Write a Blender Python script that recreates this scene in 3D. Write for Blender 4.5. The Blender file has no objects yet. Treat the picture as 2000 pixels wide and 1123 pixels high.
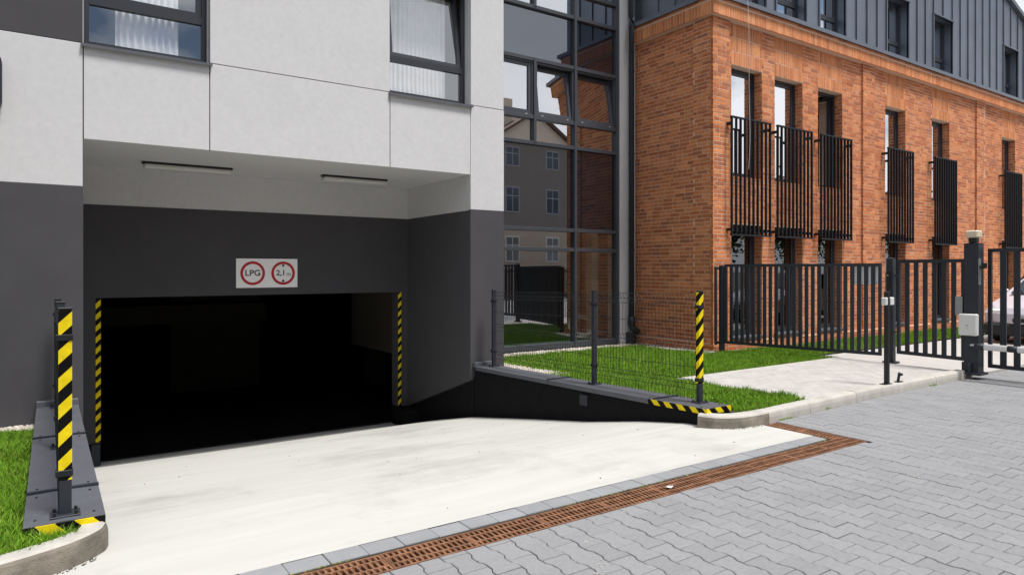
import bpy, math, random
import numpy as np
from mathutils import Vector, Matrix
R = math.radians
rnd = random.Random(7)
nr = np.random.default_rng(11)
scene = bpy.context.scene
col = scene.collection

# ------------------------------------------------------------------ camera
# world: X runs along the facades, Y runs into the buildings, Z up, pavement at z = 0
cam_d = bpy.data.cameras.new('camera'); cam = bpy.data.objects.new('camera', cam_d); col.objects.link(cam)
cam.location = (0, 0, 1.5); cam.rotation_euler = (R(90), 0, -R(34.37))
cam_d.sensor_width = 36; cam_d.lens = 1320 / 2000 * 36; cam_d.shift_y = -33.5 / 2000
cam_d.clip_start = .05; cam_d.clip_end = 2000
scene.camera = cam
CS, SN = math.cos(R(55.63)), math.sin(R(55.63))      # forward = (CS, SN)
def proj(x, y, z):
    f = x * CS + y * SN; r = x * SN - y * CS
    if f < .1: return None
    return 1000 + 1320 * r / f, 528 - 1320 * (z - 1.5) / f, f

# ------------------------------------------------------------------ sky and sun
SUN_EL, SUN_AZ = R(66), R(160)      # azimuth clockwise from +Y; the sun stands behind the camera
w = bpy.data.worlds.new('World'); scene.world = w; w.use_nodes = True
nt = w.node_tree; N = nt.nodes; L = nt.links; N.clear()
out = N.new('ShaderNodeOutputWorld'); bg = N.new('ShaderNodeBackground'); bg.inputs['Strength'].default_value = .08
sky = N.new('ShaderNodeTexSky'); sky.sky_type = 'NISHITA'; sky.sun_disc = False
sky.sun_elevation = SUN_EL; sky.sun_rotation = SUN_AZ; sky.air_density = 1.0; sky.dust_density = 1.0
tc = N.new('ShaderNodeTexCoord'); mp = N.new('ShaderNodeMapping'); mp.inputs['Scale'].default_value = (1, 1, 1.9); mp.inputs['Location'].default_value = (5.6, 5.7, .4)
no = N.new('ShaderNodeTexNoise'); no.inputs['Scale'].default_value = 2.2; no.inputs['Detail'].default_value = 7; no.inputs['Roughness'].default_value = .55
cr = N.new('ShaderNodeValToRGB'); cr.color_ramp.elements[0].position = .42; cr.color_ramp.elements[1].position = .52
no2 = N.new('ShaderNodeTexNoise'); no2.inputs['Scale'].default_value = 3.1; no2.inputs['Detail'].default_value = 5
cc = N.new('ShaderNodeValToRGB'); cc.color_ramp.elements[0].color = (10.2, 10.6, 11.2, 1); cc.color_ramp.elements[1].color = (13.2, 13.3, 13.5, 1)
cc.color_ramp.elements[0].position = .3; cc.color_ramp.elements[1].position = .62
mx = N.new('ShaderNodeMix'); mx.data_type = 'RGBA'
L.new(tc.outputs['Generated'], mp.inputs['Vector']); L.new(mp.outputs[0], no.inputs['Vector']); L.new(mp.outputs[0], no2.inputs['Vector'])
L.new(no.outputs['Fac'], cr.inputs[0]); L.new(no2.outputs['Fac'], cc.inputs[0])
L.new(cr.outputs[0], mx.inputs['Factor']); L.new(sky.outputs[0], mx.inputs['A']); L.new(cc.outputs[0], mx.inputs['B'])
L.new(mx.outputs['Result'], bg.inputs['Color']); L.new(bg.outputs[0], out.inputs['Surface'])
sd = bpy.data.lights.new('sun', 'SUN'); sd.energy = 4.3; sd.angle = R(15); sd.color = (1, .975, .945)
so = bpy.data.objects.new('sun', sd); col.objects.link(so)
dirv = Vector((math.sin(SUN_AZ) * math.cos(SUN_EL), math.cos(SUN_AZ) * math.cos(SUN_EL), math.sin(SUN_EL)))
so.rotation_euler = dirv.to_track_quat('Z', 'Y').to_euler(); so.location = (0, -5, 20)
vs = scene.view_settings; vs.view_transform = 'Standard'; vs.look = 'None'; vs.exposure = 0.06; vs.gamma = 1
scene.render.engine = 'CYCLES'
scene.cycles.max_bounces = 8; scene.cycles.transparent_max_bounces = 12

# ------------------------------------------------------------------ materials
def mat(name, c, rough=.8, var=.0, vscale=3., bump=0., bscale=60., metal=0., spec=.5, island=0., hue=None, detail=4, stains=0., sscale=1.2, stretch=None):
    """base colour with noise variation, fine relief, per-piece variation and stains, all in object space"""
    m = bpy.data.materials.new(name); m.use_nodes = True; nt = m.node_tree; N = nt.nodes; L = nt.links
    b = N['Principled BSDF']; b.inputs['Roughness'].default_value = rough; b.inputs['Metallic'].default_value = metal
    b.inputs['Specular IOR Level'].default_value = spec
    geo = N.new('ShaderNodeNewGeometry')
    vec = geo.outputs['Position']
    if stretch:
        mpn = N.new('ShaderNodeMapping'); mpn.inputs['Scale'].default_value = stretch
        L.new(vec, mpn.inputs['Vector']); svec = mpn.outputs[0]
    else: svec = vec
    cur = None
    base = N.new('ShaderNodeRGB'); base.outputs[0].default_value = (*c, 1); cur = base.outputs[0]
    rv = None
    if island or hue:
        oi = N.new('ShaderNodeObjectInfo'); ad = N.new('ShaderNodeMath'); ad.operation = 'ADD'
        L.new(geo.outputs['Random Per Island'], ad.inputs[0]); L.new(oi.outputs['Random'], ad.inputs[1])
        fr = N.new('ShaderNodeMath'); fr.operation = 'FRACT'; L.new(ad.outputs[0], fr.inputs[0]); rv = fr.outputs[0]
        if hue:
            rp = N.new('ShaderNodeValToRGB'); rp.color_ramp.interpolation = 'LINEAR'
            while len(rp.color_ramp.elements) < len(hue): rp.color_ramp.elements.new(.5)
            for i, (e, h) in enumerate(zip(rp.color_ramp.elements, hue)):
                e.position = i / (len(hue) - 1); e.color = (*h, 1)
            L.new(rv, rp.inputs[0]); cur = rp.outputs[0]
        if island:
            mr = N.new('ShaderNodeMapRange'); mr.inputs['To Min'].default_value = 1 - island; mr.inputs['To Max'].default_value = 1 + island
            f2 = N.new('ShaderNodeMath'); f2.operation = 'MULTIPLY'; f2.inputs[1].default_value = 7.31; L.new(rv, f2.inputs[0])
            f3 = N.new('ShaderNodeMath'); f3.operation = 'FRACT'; L.new(f2.outputs[0], f3.inputs[0]); L.new(f3.outputs[0], mr.inputs['Value'])
            mm = N.new('ShaderNodeVectorMath'); mm.operation = 'SCALE'; L.new(cur, mm.inputs[0]); L.new(mr.outputs[0], mm.inputs['Scale']); cur = mm.outputs[0]
    if var:
        n1 = N.new('ShaderNodeTexNoise'); n1.inputs['Scale'].default_value = vscale; n1.inputs['Detail'].default_value = detail; n1.inputs['Roughness'].default_value = .65
        L.new(svec, n1.inputs['Vector'])
        mr = N.new('ShaderNodeMapRange'); mr.inputs['From Min'].default_value = .28; mr.inputs['From Max'].default_value = .72
        mr.inputs['To Min'].default_value = 1 - var; mr.inputs['To Max'].default_value = 1 + var
        L.new(n1.outputs['Fac'], mr.inputs['Value'])
        mm = N.new('ShaderNodeVectorMath'); mm.operation = 'SCALE'; L.new(cur, mm.inputs[0]); L.new(mr.outputs[0], mm.inputs['Scale']); cur = mm.outputs[0]
    if stains:
        n2 = N.new('ShaderNodeTexNoise'); n2.inputs['Scale'].default_value = sscale; n2.inputs['Detail'].default_value = 6; n2.inputs['Roughness'].default_value = .7
        L.new(vec, n2.inputs['Vector'])
        mr = N.new('ShaderNodeMapRange'); mr.inputs['From Min'].default_value = .5; mr.inputs['From Max'].default_value = .75
        mr.inputs['To Min'].default_value = 1; mr.inputs['To Max'].default_value = 1 - stains
        L.new(n2.outputs['Fac'], mr.inputs['Value'])
        mm = N.new('ShaderNodeVectorMath'); mm.operation = 'SCALE'; L.new(cur, mm.inputs[0]); L.new(mr.outputs[0], mm.inputs['Scale']); cur = mm.outputs[0]
    L.new(cur, b.inputs['Base Color'])
    if bump:
        n3 = N.new('ShaderNodeTexNoise'); n3.inputs['Scale'].default_value = bscale; n3.inputs['Detail'].default_value = 4
        L.new(svec, n3.inputs['Vector'])
        bp = N.new('ShaderNodeBump'); bp.inputs['Strength'].default_value = bump; bp.inputs['Distance'].default_value = .01
        L.new(n3.outputs['Fac'], bp.inputs['Height']); L.new(bp.outputs[0], b.inputs['Normal'])
    return m

def glass(name, refl, tint, base_fac=.1, body=None, wobble=0.):
    """thin coated pane: part mirror, part see-through (or an opaque back-painted body)"""
    m = bpy.data.materials.new(name); m.use_nodes = True; nt = m.node_tree; N = nt.nodes; L = nt.links; N.clear()
    o = N.new('ShaderNodeOutputMaterial'); mix = N.new('ShaderNodeMixShader'); g = N.new('ShaderNodeBsdfGlossy')
    g.inputs['Roughness'].default_value = 0.004; g.inputs['Color'].default_value = (*refl, 1)
    if body: t = N.new('ShaderNodeBsdfDiffuse'); t.inputs['Color'].default_value = (*body, 1)
    else: t = N.new('ShaderNodeBsdfTransparent'); t.inputs['Color'].default_value = (*tint, 1)
    fr = N.new('ShaderNodeLayerWeight'); fr.inputs['Blend'].default_value = .35
    mr = N.new('ShaderNodeMapRange'); mr.inputs['To Min'].default_value = base_fac; mr.inputs['To Max'].default_value = 1.
    ge = N.new('ShaderNodeNewGeometry'); inv = N.new('ShaderNodeMath'); inv.operation = 'SUBTRACT'; inv.inputs[0].default_value = 1; L.new(ge.outputs['Backfacing'], inv.inputs[1])
    mu = N.new('ShaderNodeMath'); mu.operation = 'MULTIPLY'; L.new(mr.outputs[0], mu.inputs[0]); L.new(inv.outputs[0], mu.inputs[1])   # the coating mirrors once, on the outer face
    L.new(fr.outputs['Fresnel'], mr.inputs['Value']); L.new(mu.outputs[0], mix.inputs[0]); L.new(t.outputs[0], mix.inputs[1]); L.new(g.outputs[0], mix.inputs[2])
    if wobble:
        geo = N.new('ShaderNodeNewGeometry'); n3 = N.new('ShaderNodeTexNoise'); n3.inputs['Scale'].default_value = .9; n3.inputs['Detail'].default_value = 1
        L.new(geo.outputs['Position'], n3.inputs['Vector']); bp = N.new('ShaderNodeBump'); bp.inputs['Strength'].default_value = wobble; bp.inputs['Distance'].default_value = .01
        L.new(n3.outputs['Fac'], bp.inputs['Height']); L.new(bp.outputs[0], g.inputs['Normal'])
    L.new(mix.outputs[0], o.inputs['Surface']); return m

def stripes(name, kx, ky, kz, period, duty=.5, a=(.86, .66, .012), b=(.006, .006, .006), off=0.):
    m = bpy.data.materials.new(name); m.use_nodes = True; nt = m.node_tree; N = nt.nodes; L = nt.links
    p = N['Principled BSDF']; p.inputs['Roughness'].default_value = .5; p.inputs['Specular IOR Level'].default_value = .12
    geo = N.new('ShaderNodeNewGeometry'); d = N.new('ShaderNodeVectorMath'); d.operation = 'DOT_PRODUCT'
    d.inputs[1].default_value = (kx / period, ky / period, kz / period); L.new(geo.outputs['Position'], d.inputs[0])
    ad = N.new('ShaderNodeMath'); ad.operation = 'ADD'; ad.inputs[1].default_value = off + 50; L.new(d.outputs['Value'], ad.inputs[0])
    fr = N.new('ShaderNodeMath'); fr.operation = 'FRACT'; L.new(ad.outputs[0], fr.inputs[0])
    gt = N.new('ShaderNodeMath'); gt.operation = 'GREATER_THAN'; gt.inputs[1].default_value = duty; L.new(fr.outputs[0], gt.inputs[0])
    mx = N.new('ShaderNodeMix'); mx.data_type = 'RGBA'; mx.inputs['A'].default_value = (*a, 1); mx.inputs['B'].default_value = (*b, 1)
    L.new(gt.outputs[0], mx.inputs['Factor'])
    n = N.new('ShaderNodeTexNoise'); n.inputs['Scale'].default_value = 25; L.new(geo.outputs['Position'], n.inputs['Vector'])
    mr = N.new('ShaderNodeMapRange'); mr.inputs['To Min'].default_value = .75; mr.inputs['To Max'].default_value = 1.2; L.new(n.outputs['Fac'], mr.inputs['Value'])
    sc = N.new('ShaderNodeVectorMath'); sc.operation = 'SCALE'; L.new(mx.outputs['Result'], sc.inputs[0]); L.new(mr.outputs[0], sc.inputs['Scale'])
    L.new(sc.outputs[0], p.inputs['Base Color']); return m

STUCCO = mat('light_stucco', (.63, .622, .625), .92, var=.05, vscale=14, detail=8, bump=.35, bscale=220, stains=.05, sscale=1.1)
STUCCO_D = mat('dark_stucco', (.078, .075, .081), .9, spec=.15, var=.06, vscale=2.5, bump=.3, bscale=220, stains=.06, sscale=1.4)
PLINTH = mat('black_plinth', (.009, .009, .010), .8, spec=.12, var=.2, vscale=6, bump=.3, bscale=40)
CONC = mat('pale_concrete', (.515, .505, .47), .85, var=.07, vscale=1.6, bump=.12, bscale=90, stains=.36, sscale=.5, stretch=(.45, 4.5, 1.0), detail=9)
DARKFLOOR = mat('shaded_garage_floor', (.009, .009, .009), .8, var=.2, spec=.1)  # near-black colour stands in for the shade on the garage floor
GARAGE = mat('shaded_garage_wall', (.006, .006, .006), .9, var=.15, spec=.05)  # interior darkness is painted into the wall and ceiling colour
GARAGE2 = mat('shaded_garage_concrete', (.035, .033, .028), .9, var=.15, spec=.05)  # concrete darkened in its base colour to carry the garage shade
PAVER = mat('grey_paver', (.268, .269, .275), .85, var=.11, vscale=38, detail=6, bump=.35, bscale=350, island=.05, stains=.10, sscale=1.1, spec=.3)
JOINT = mat('joint_sand', (.10, .098, .09), .95, var=.3, vscale=30)
PATH = mat('path_paver', (.47, .445, .42), .88, var=.07, vscale=6, bump=.3, bscale=300, island=.06, stains=.1)
KERB = mat('kerb_concrete', (.50, .475, .43), .9, var=.10, vscale=7, bump=.4, bscale=160, stains=.25, sscale=3.0)
KERB_D = mat('dirty_kerb_concrete', (.225, .198, .16), .9, var=.40, vscale=7, detail=7, bump=.5, bscale=130, stains=.35, sscale=4.0)
GRANITE = mat('border_paver', (.272, .277, .287), .85, var=.08, vscale=7, bump=.3, bscale=300, island=.06)
RUST = mat('rusty_iron', (.235, .115, .064), .85, spec=.2, var=.45, vscale=14, stains=.4, sscale=5, bump=.4, bscale=200, island=.08)
PIT = mat('drain_pit', (.02, .016, .012), .95)
SOIL = mat('soil', (.055, .06, .02), .95, var=.3, vscale=9)
EARTH = mat('ground_earth', (.11, .10, .085), .95, var=.2, vscale=1)
GRASS = mat('grass', (.1, .2, .02), .6, hue=[(0.124, 0.286, 0.012), (0.195, 0.394, 0.017), (0.247, 0.470, 0.031), (0.143, 0.324, 0.014), (0.390, 0.457, 0.096)], island=.34, spec=.3, var=.2, vscale=2.5)
PEBBLE = mat('pebble', (.5, .45, .38), .8, hue=[(.52, .48, .42), (.35, .3, .25), (.6, .57, .52), (.45, .36, .27), (.55, .5, .45)], island=.2, spec=.3)
BRICK = mat('brick', (.4, .16, .08), .85, hue=[(0.582, 0.189, 0.065), (0.468, 0.128, 0.043), (0.686, 0.246, 0.087), (0.624, 0.207, 0.068), (0.707, 0.282, 0.114), (0.520, 0.158, 0.055), (0.416, 0.145, 0.072), (0.603, 0.198, 0.065)], island=.12, var=.16, vscale=14, bump=.5, bscale=120)
BRICK_S = mat('soldier_brick', (.4, .16, .08), .85, hue=[(0.660, 0.239, 0.085), (0.580, 0.193, 0.065), (0.720, 0.286, 0.104), (0.630, 0.218, 0.078), (0.540, 0.176, 0.063)], island=.14, var=.14, vscale=14, bump=.5, bscale=120)
MORTAR = mat('mortar', (.74, .55, .42), .95, var=.15, vscale=20)
ANTH = mat('anthracite_paint', (.030, .034, .044), .45, var=.08, vscale=8, spec=.3)
ANTH_D = mat('railing_paint', (.020, .021, .025), .5, var=.08, vscale=8, spec=.2)
CLAD = mat('seamed_metal', (.205, .225, .26), .42, var=.12, vscale=1.2, island=.06, metal=.8)
CAPM = mat('cap_sheet_metal', (.10, .105, .12), .5, var=.1, vscale=3.5, bump=.25, bscale=5, stains=.1, sscale=4)
BLACKM = mat('black_metal', (.012, .012, .014), .45)
STEEL = mat('galvanised_steel', (.35, .36, .37), .45, metal=.7, var=.1)
FRAME = mat('window_frame', (.030, .033, .041), .4, var=.05)
FRAME_L = mat('curtain_wall_frame', (.055, .060, .072), .4, var=.05)
WHITEP = mat('white_plastic', (.72, .72, .70), .45, var=.04, vscale=5)
WHITEB = mat('boom_paint', (.88, .88, .89), .4, var=.04)
CURT = mat('curtain_fabric', (.90, .91, .92), .9, var=.05, vscale=10)
PILAST = mat('pilaster_render', (.63, .622, .625), .9, var=.04, bump=.3, bscale=220)
LAMPG = mat('lamp_diffuser', (.62, .61, .58), .5, var=.04)
AMBER = mat('lamp_lens', (.72, .60, .44), .3)
SIGNW = mat('sign_white', (.95, .95, .95), .5)
SIGNR = mat('sign_red', (.50, .008, .02), .5)
SIGNK = mat('sign_black', (.01, .01, .01), .5)
G_CW = glass('curtain_wall_glass', (.94, .96, 1.0), (.50, .55, .53), .60, wobble=.03)
G_CWL = glass('ground_floor_glass', (.94, .96, 1.0), (.80, .85, .83), .34, wobble=.03)
G_SP = glass('spandrel_glass', (.85, .90, 1.0), None, .15, body=(.006, .008, .014), wobble=.03)
G_WIN = glass('window_glass', (.92, .95, 1.0), (.99, .99, .99), .24)
G_BRL = glass('ground_floor_brick_glass', (.9, .92, .95), (.30, .33, .33), .12)
G_BR = glass('coated_glass', (.95, .97, 1.0), (.30, .33, .33), .80)
TAPE_POST = stripes('post_tape', -1, 1, 1, .150, off=.15)
TAPE_JAMB = stripes('jamb_tape', -1, 0, 1, .154, off=.1)
TAPE_CAP = stripes('cap_tape', 1, -1, 1, .175, off=.2)
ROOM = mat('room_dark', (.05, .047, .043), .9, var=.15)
ROOMF = mat('room_floor', (.34, .42, .37), .5)
ROOMW = mat('room_wall', (.20, .17, .135), .9)
HOUSE = mat('house_render', (.66, .56, .46), .9, var=.06)
ROOFT = mat('house_roof', (.12, .07, .05), .8)
LEAF = mat('leaf', (.05, .09, .02), .7, hue=[(.035, .07, .012), (.06, .11, .02), (.08, .13, .03)], island=.25)
BARK = mat('bark', (.10, .08, .06), .95, var=.3, vscale=12, bump=.6, bscale=30)
CARP = mat('car_paint', (.62, .60, .66), .25, spec=.6)
CARG = glass('car_glass', (.9, .93, 1.), None, .12, body=(.02, .022, .025))
RUBBER = mat('rubber', (.015, .015, .015), .7)
HOSE = mat('pale_cable', (.75, .78, .75), .5)

# ------------------------------------------------------------------ mesh helpers
class MB:
    def __init__(s): s.v = []; s.f = []
    def box(s, x0, x1, y0, y1, z0, z1):
        n = len(s.v)
        s.v += [(x0, y0, z0), (x1, y0, z0), (x1, y1, z0), (x0, y1, z0), (x0, y0, z1), (x1, y0, z1), (x1, y1, z1), (x0, y1, z1)]
        s.f += [tuple(n + i for i in q) for q in ((3, 2, 1, 0), (4, 5, 6, 7), (0, 1, 5, 4), (1, 2, 6, 5), (2, 3, 7, 6), (3, 0, 4, 7))]
        return s
    def bbox(s, x0, x1, y0, y1, z0, z1, b=.01):
        """box with chamfered edges"""
        n = len(s.v); xs = (x0, x1); ys = (y0, y1); zs = (z0, z1); idx = {}
        for i in (0, 1):
            for j in (0, 1):
                for k in (0, 1):
                    for a in range(3):
                        p = [xs[i], ys[j], zs[k]]
                        for q, t in enumerate((i, j, k)):
                            if q != a: p[q] += b if t == 0 else -b
                        idx[i, j, k, a] = len(s.v); s.v.append(tuple(p))
        o = {0: (1, 2), 1: (2, 0), 2: (0, 1)}
        def key(a, t, b1, v1, c1, v2): d = {a: t, b1: v1, c1: v2}; return (d[0], d[1], d[2])
        for a in range(3):
            b1, c1 = o[a]
            for t in (0, 1):
                q = [idx[key(a, t, b1, u, c1, w_) + (a,)] for u, w_ in ((0, 0), (1, 0), (1, 1), (0, 1))]
                s.f.append(tuple(q if t else q[::-1]))
            for u in (0, 1):
                for w_ in (0, 1):
                    q = [idx[key(a, 0, b1, u, c1, w_) + (b1,)], idx[key(a, 1, b1, u, c1, w_) + (b1,)], idx[key(a, 1, b1, u, c1, w_) + (c1,)], idx[key(a, 0, b1, u, c1, w_) + (c1,)]]
                    s.f.append(tuple(q if (u + w_) % 2 == 0 else q[::-1]))
        for i in (0, 1):
            for j in (0, 1):
                for k in (0, 1):
                    q = [idx[i, j, k, a] for a in range(3)]
                    s.f.append(tuple(q if (i + j + k) % 2 else q[::-1]))
        return s
    def quad(s, a, b, c, d):
        n = len(s.v); s.v += [a, b, c, d]; s.f.append((n, n + 1, n + 2, n + 3)); return s
    def prism(s, pts, z0, z1, bevel=0.):
        """counter-clockwise outline extruded up (optionally with a chamfered top)"""
        n = len(s.v); k = len(pts); cx = sum(p[0] for p in pts) / k; cy = sum(p[1] for p in pts) / k
        rings = [[(p[0], p[1], z0) for p in pts]]
        if bevel:
            rings.append([(p[0], p[1], z1 - bevel) for p in pts])
            rings.append([(p[0] + (cx - p[0]) * bevel / max(.02, math.hypot(cx - p[0], cy - p[1])), p[1] + (cy - p[1]) * bevel / max(.02, math.hypot(cx - p[0], cy - p[1])), z1) for p in pts])
        else: rings.append([(p[0], p[1], z1) for p in pts])
        for r in rings: s.v += r
        for q in range(len(rings) - 1):
            for i in range(k):
                j = (i + 1) % k; s.f.append((n + q * k + i, n + q * k + j, n + (q + 1) * k + j, n + (q + 1) * k + i))
        s.f.append(tuple(n + (len(rings) - 1) * k + i for i in range(k))); s.f.append(tuple(n + i for i in reversed(range(k))))
        return s
    def tube(s, path, r, seg=8, caps=True):
        n = len(s.v); P = [Vector(p) for p in path]; rings = []
        for i, p in enumerate(P):
            t = (P[min(i + 1, len(P) - 1)] - P[max(i - 1, 0)]).normalized()
            up = Vector((0, 0, 1)) if abs(t.z) < .95 else Vector((1, 0, 0))
            a = t.cross(up).normalized(); b = a.cross(t).normalized(); rr = r[i] if isinstance(r, (list, tuple)) else r
            for k in range(seg):
                an = 2 * math.pi * k / seg; s.v.append(tuple(p + (a * math.cos(an) + b * math.sin(an)) * rr))
        for i in range(len(P) - 1):
            for k in range(seg):
                k2 = (k + 1) % seg; s.f.append((n + i * seg + k, n + (i + 1) * seg + k, n + (i + 1) * seg + k2, n + i * seg + k2))
        if caps:
            s.f.append(tuple(n + k for k in range(seg))); m = n + (len(P) - 1) * seg; s.f.append(tuple(m + k for k in reversed(range(seg))))
        return s
    def obar(s, p, q, wd, ht, z0=None):
        """bar of rectangular section from p to q (horizontal or sloping), width across in plan, height vertical"""
        p = Vector(p); q = Vector(q); t = q - p; h = Vector((t.x, t.y, 0)).normalized(); a = Vector((-h.y, h.x, 0)) * wd / 2; b = Vector((0, 0, ht / 2)); n = len(s.v)
        for e in (p, q):
            for sa, sb in ((-1, -1), (1, -1), (1, 1), (-1, 1)): s.v.append(tuple(e + a * sa + b * sb))
        s.f += [(n, n + 1, n + 2, n + 3), (n + 7, n + 6, n + 5, n + 4)] + [(n + (i + 1) % 4, n + i, n + 4 + i, n + 4 + (i + 1) % 4) for i in range(4)]
        return s
    def mesh(s, name):
        me = bpy.data.meshes.new(name); me.from_pydata(s.v, [], s.f); me.update(); return me
    def build(s, name, m, parent=None, smooth=False):
        me = s.mesh(name); return link(name, me, m, parent, smooth)

def link(name, me, m, parent=None, smooth=False):
    if m and not me.materials: me.materials.append(m)
    if smooth: me.shade_smooth()
    o = bpy.data.objects.new(name, me); col.objects.link(o)
    if parent: o.parent = parent
    return o
def B(name, m, parent, *a): return MB().box(*a).build(name, m, parent)
def BB(name, m, parent, *a, b=.008): return MB().bbox(*a, b=b).build(name, m, parent)
def tag(o, label=None, cat=None, group=None, kind=None):
    if label: o['label'] = label
    if cat: o['category'] = cat
    if group: o['group'] = group
    if kind: o['kind'] = kind
    return o
def thing(name, label, cat, loc=(0, 0, 0), group=None):
    o = bpy.data.objects.new(name, None); o.empty_display_size = .2; col.objects.link(o); o.location = (0, 0, 0)
    return tag(o, label, cat, group)
def numesh(name, V, F, m, parent=None):
    me = bpy.data.meshes.new(name); V = np.asarray(V, np.float32); F = np.asarray(F, np.int32); k = F.shape[1]
    me.vertices.add(len(V)); me.vertices.foreach_set('co', V.ravel())
    me.loops.add(F.size); me.loops.foreach_set('vertex_index', F.ravel())
    me.polygons.add(len(F)); me.polygons.foreach_set('loop_start', np.arange(0, F.size, k, dtype=np.int32))
    me.update(calc_edges=True); return link(name, me, m, parent)

V0 = 8.70; U0, U1, UE = .30, 5.20, 5.80; VB = 10.85          # facade plane, recess edges, building end, recess back
ZS, ZD, ZSILL = 2.93, 2.41, 3.97; VG = 10.30
OU0, OU1, OZ = .58, 5.01, 1.12

# ------------------------------------------------------------------ ground sheet with a hole for the ramp and the garage
g = MB(); xs = [-600, -3, -.05, 5.5, 10, 600]; ys = [-600, 4.2, 8.9, 26, 600]
for i in range(5):
    for j in range(4):
        if (j == 1 and i == 2) or (j == 2 and i in (1, 2, 3)): continue
        g.quad((xs[i], ys[j], -.30), (xs[i + 1], ys[j], -.30), (xs[i + 1], ys[j + 1], -.30), (xs[i], ys[j + 1], -.30))
tag(g.build('ground', EARTH), 'earth under the paving and lawns', kind='structure')

# ------------------------------------------------------------------ kerb lines (outer bottom edge)
KR = [(5.15, 4.37), (5.20, 4.24), (5.29, 4.15), (5.42, 4.09), (5.60, 4.06), (5.84, 4.055), (6.6, 4.09), (7.6, 4.14), (8.6, 4.16), (9.6, 4.17), (10.50, 4.18)]
KL = [(.27, 4.33), (.24, 4.22), (.14, 4.11), (0., 4.03), (-.28, 3.94), (-.8, 3.88), (-1.8, 3.86), (-2.8, 3.85), (-3.8, 3.85)]
def kerb_y(line, x):
    p = sorted(line); return float(np.interp(x, [a for a, _ in p], [b for _, b in p]))

# ------------------------------------------------------------------ pavement of interlocking pavers
pv = MB(); pv.quad((-8, -9, -.035), (60, -9, -.035), (60, 4.22, -.035), (-8, 4.22, -.035))
pavement = tag(pv.build('pavement', JOINT), 'grey interlocking block pavement with dark joints', kind='structure')
LP, PP, W1, W2 = .2, .14, .0785, .0615
def paver_outline(cx, cy, gap=.0024):
    t = LP / 2; a = W1 - gap; b = W2 - gap; e = t - gap
    pr = [(-e, a), (-.066, a), (-.034, b), (.034, b), (.066, a), (e, a)]
    right = [(cx + w_, cy + y) for y, w_ in pr]; left = [(cx - w_, cy + y) for y, w_ in reversed(pr)]
    return right + left
def pbev(m_, pts, z1, bev=.004):
    n = len(m_.v); k = len(pts); xs_ = [p[0] for p in pts]; ys_ = [p[1] for p in pts]; cx = (min(xs_) + max(xs_)) / 2; y0, y1 = min(ys_), max(ys_)
    m_.v += [(x, y, z1 - .03) for x, y in pts] + [(x, y, z1 - bev * .8) for x, y in pts]
    m_.v += [(x - math.copysign(bev, x - cx), y + (bev if y - y0 < 1e-4 else (-bev if y1 - y < 1e-4 else 0)), z1) for x, y in pts]
    for q in range(2):
        for i in range(k):
            j = (i + 1) % k; m_.f.append((n + q * k + i, n + q * k + j, n + (q + 1) * k + j, n + (q + 1) * k + i))
    m_.f.append(tuple(n + 2 * k + i for i in range(k)))
def clip(pts, a, b, c):
    """keep the side a*x + b*y <= c"""
    out = []
    for (x0, y0), (x1, y1) in zip(pts, pts[1:] + pts[:1]):
        d0, d1 = a * x0 + b * y0 - c, a * x1 + b * y1 - c
        if d0 <= 0: out.append((x0, y0))
        if d0 * d1 < 0: t = d0 / (d0 - d1); out.append((x0 + (x1 - x0) * t, y0 + (y1 - y0) * t))
    return out
DX0, DX1, DY0, DY1 = -1.62, 5.94, 3.14, 3.36            # drain run and its right arm
cells = []
for i in range(int((12.2 + 1.6) / PP)):
    cx = -1.6 + i * PP
    for j in range(-2, 24):
        cy = .6 + j * LP + (LP / 2 if i % 2 else 0); pts = paver_outline(cx, cy); full = True
        if cx < 5.95:
            if cy + LP / 2 > DY0 and cx + W1 > 5.955 and cy > DY0 - .02: pts = clip(pts, -1, 0, -5.957); full = False      # beside the short drain arm
            elif cy + LP / 2 > DY0 - .005: pts = clip(pts, 0, 1, DY0 - .005); full = False
        elif cx - W1 < 5.957 and cy + LP / 2 > DY0: pts = clip(pts, -1, 0, -5.957); full = False
        ky = kerb_y(KR, max(cx, 5.9)) - .004
        if cy + LP / 2 > ky: pts = clip(pts, 0, 1, ky); full = False
        if len(pts) < 4 or max(p[1] for p in pts) - min(p[1] for p in pts) < .02 or max(p[0] for p in pts) - min(p[0] for p in pts) < .02: continue
        pr = proj(cx, cy, 0)
        if not pr or pr[0] < -120 or pr[0] > 2150 or pr[1] > 1250: continue
        cells.append((pr[2], cx, cy, full, pts))
cells.sort()
pm = MB(); pbev(pm, paver_outline(0, 0), 0); pme = pm.mesh('paver'); pme.materials.append(PAVER)
inview = [c for c in cells if c[3] and (lambda p: 0 < p[0] < 2000 and p[1] < 1123)(proj(c[1], c[2], 0))]
near = set((c[1], c[2]) for c in inview[:300])
rest = MB()
for _, cx, cy, full, pts in cells:
    dz = rnd.uniform(-.002, .002)
    if (cx, cy) in near:
        o = link('paver', pme, None, pavement); o.location = (cx, cy, dz); o.rotation_euler = (rnd.gauss(0, .005), rnd.gauss(0, .005), rnd.gauss(0, .004))
    else: pbev(rest, pts, dz)
tag(rest.build('pavers', PAVER, pavement), kind='stuff')
far = MB()
far.quad((11.9, -8.9, -.006), (59, -8.9, -.006), (59, 4.2, -.006), (11.9, 4.2, -.006))
far.build('far_paving', PAVER, pavement)
# yard behind the gate
yd = MB().box(10.5, 60, 4.2, 6.6, -.06, .03)
tag(yd.build('parking_yard', PATH), 'pale paved yard behind the gates', kind='structure')

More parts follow.
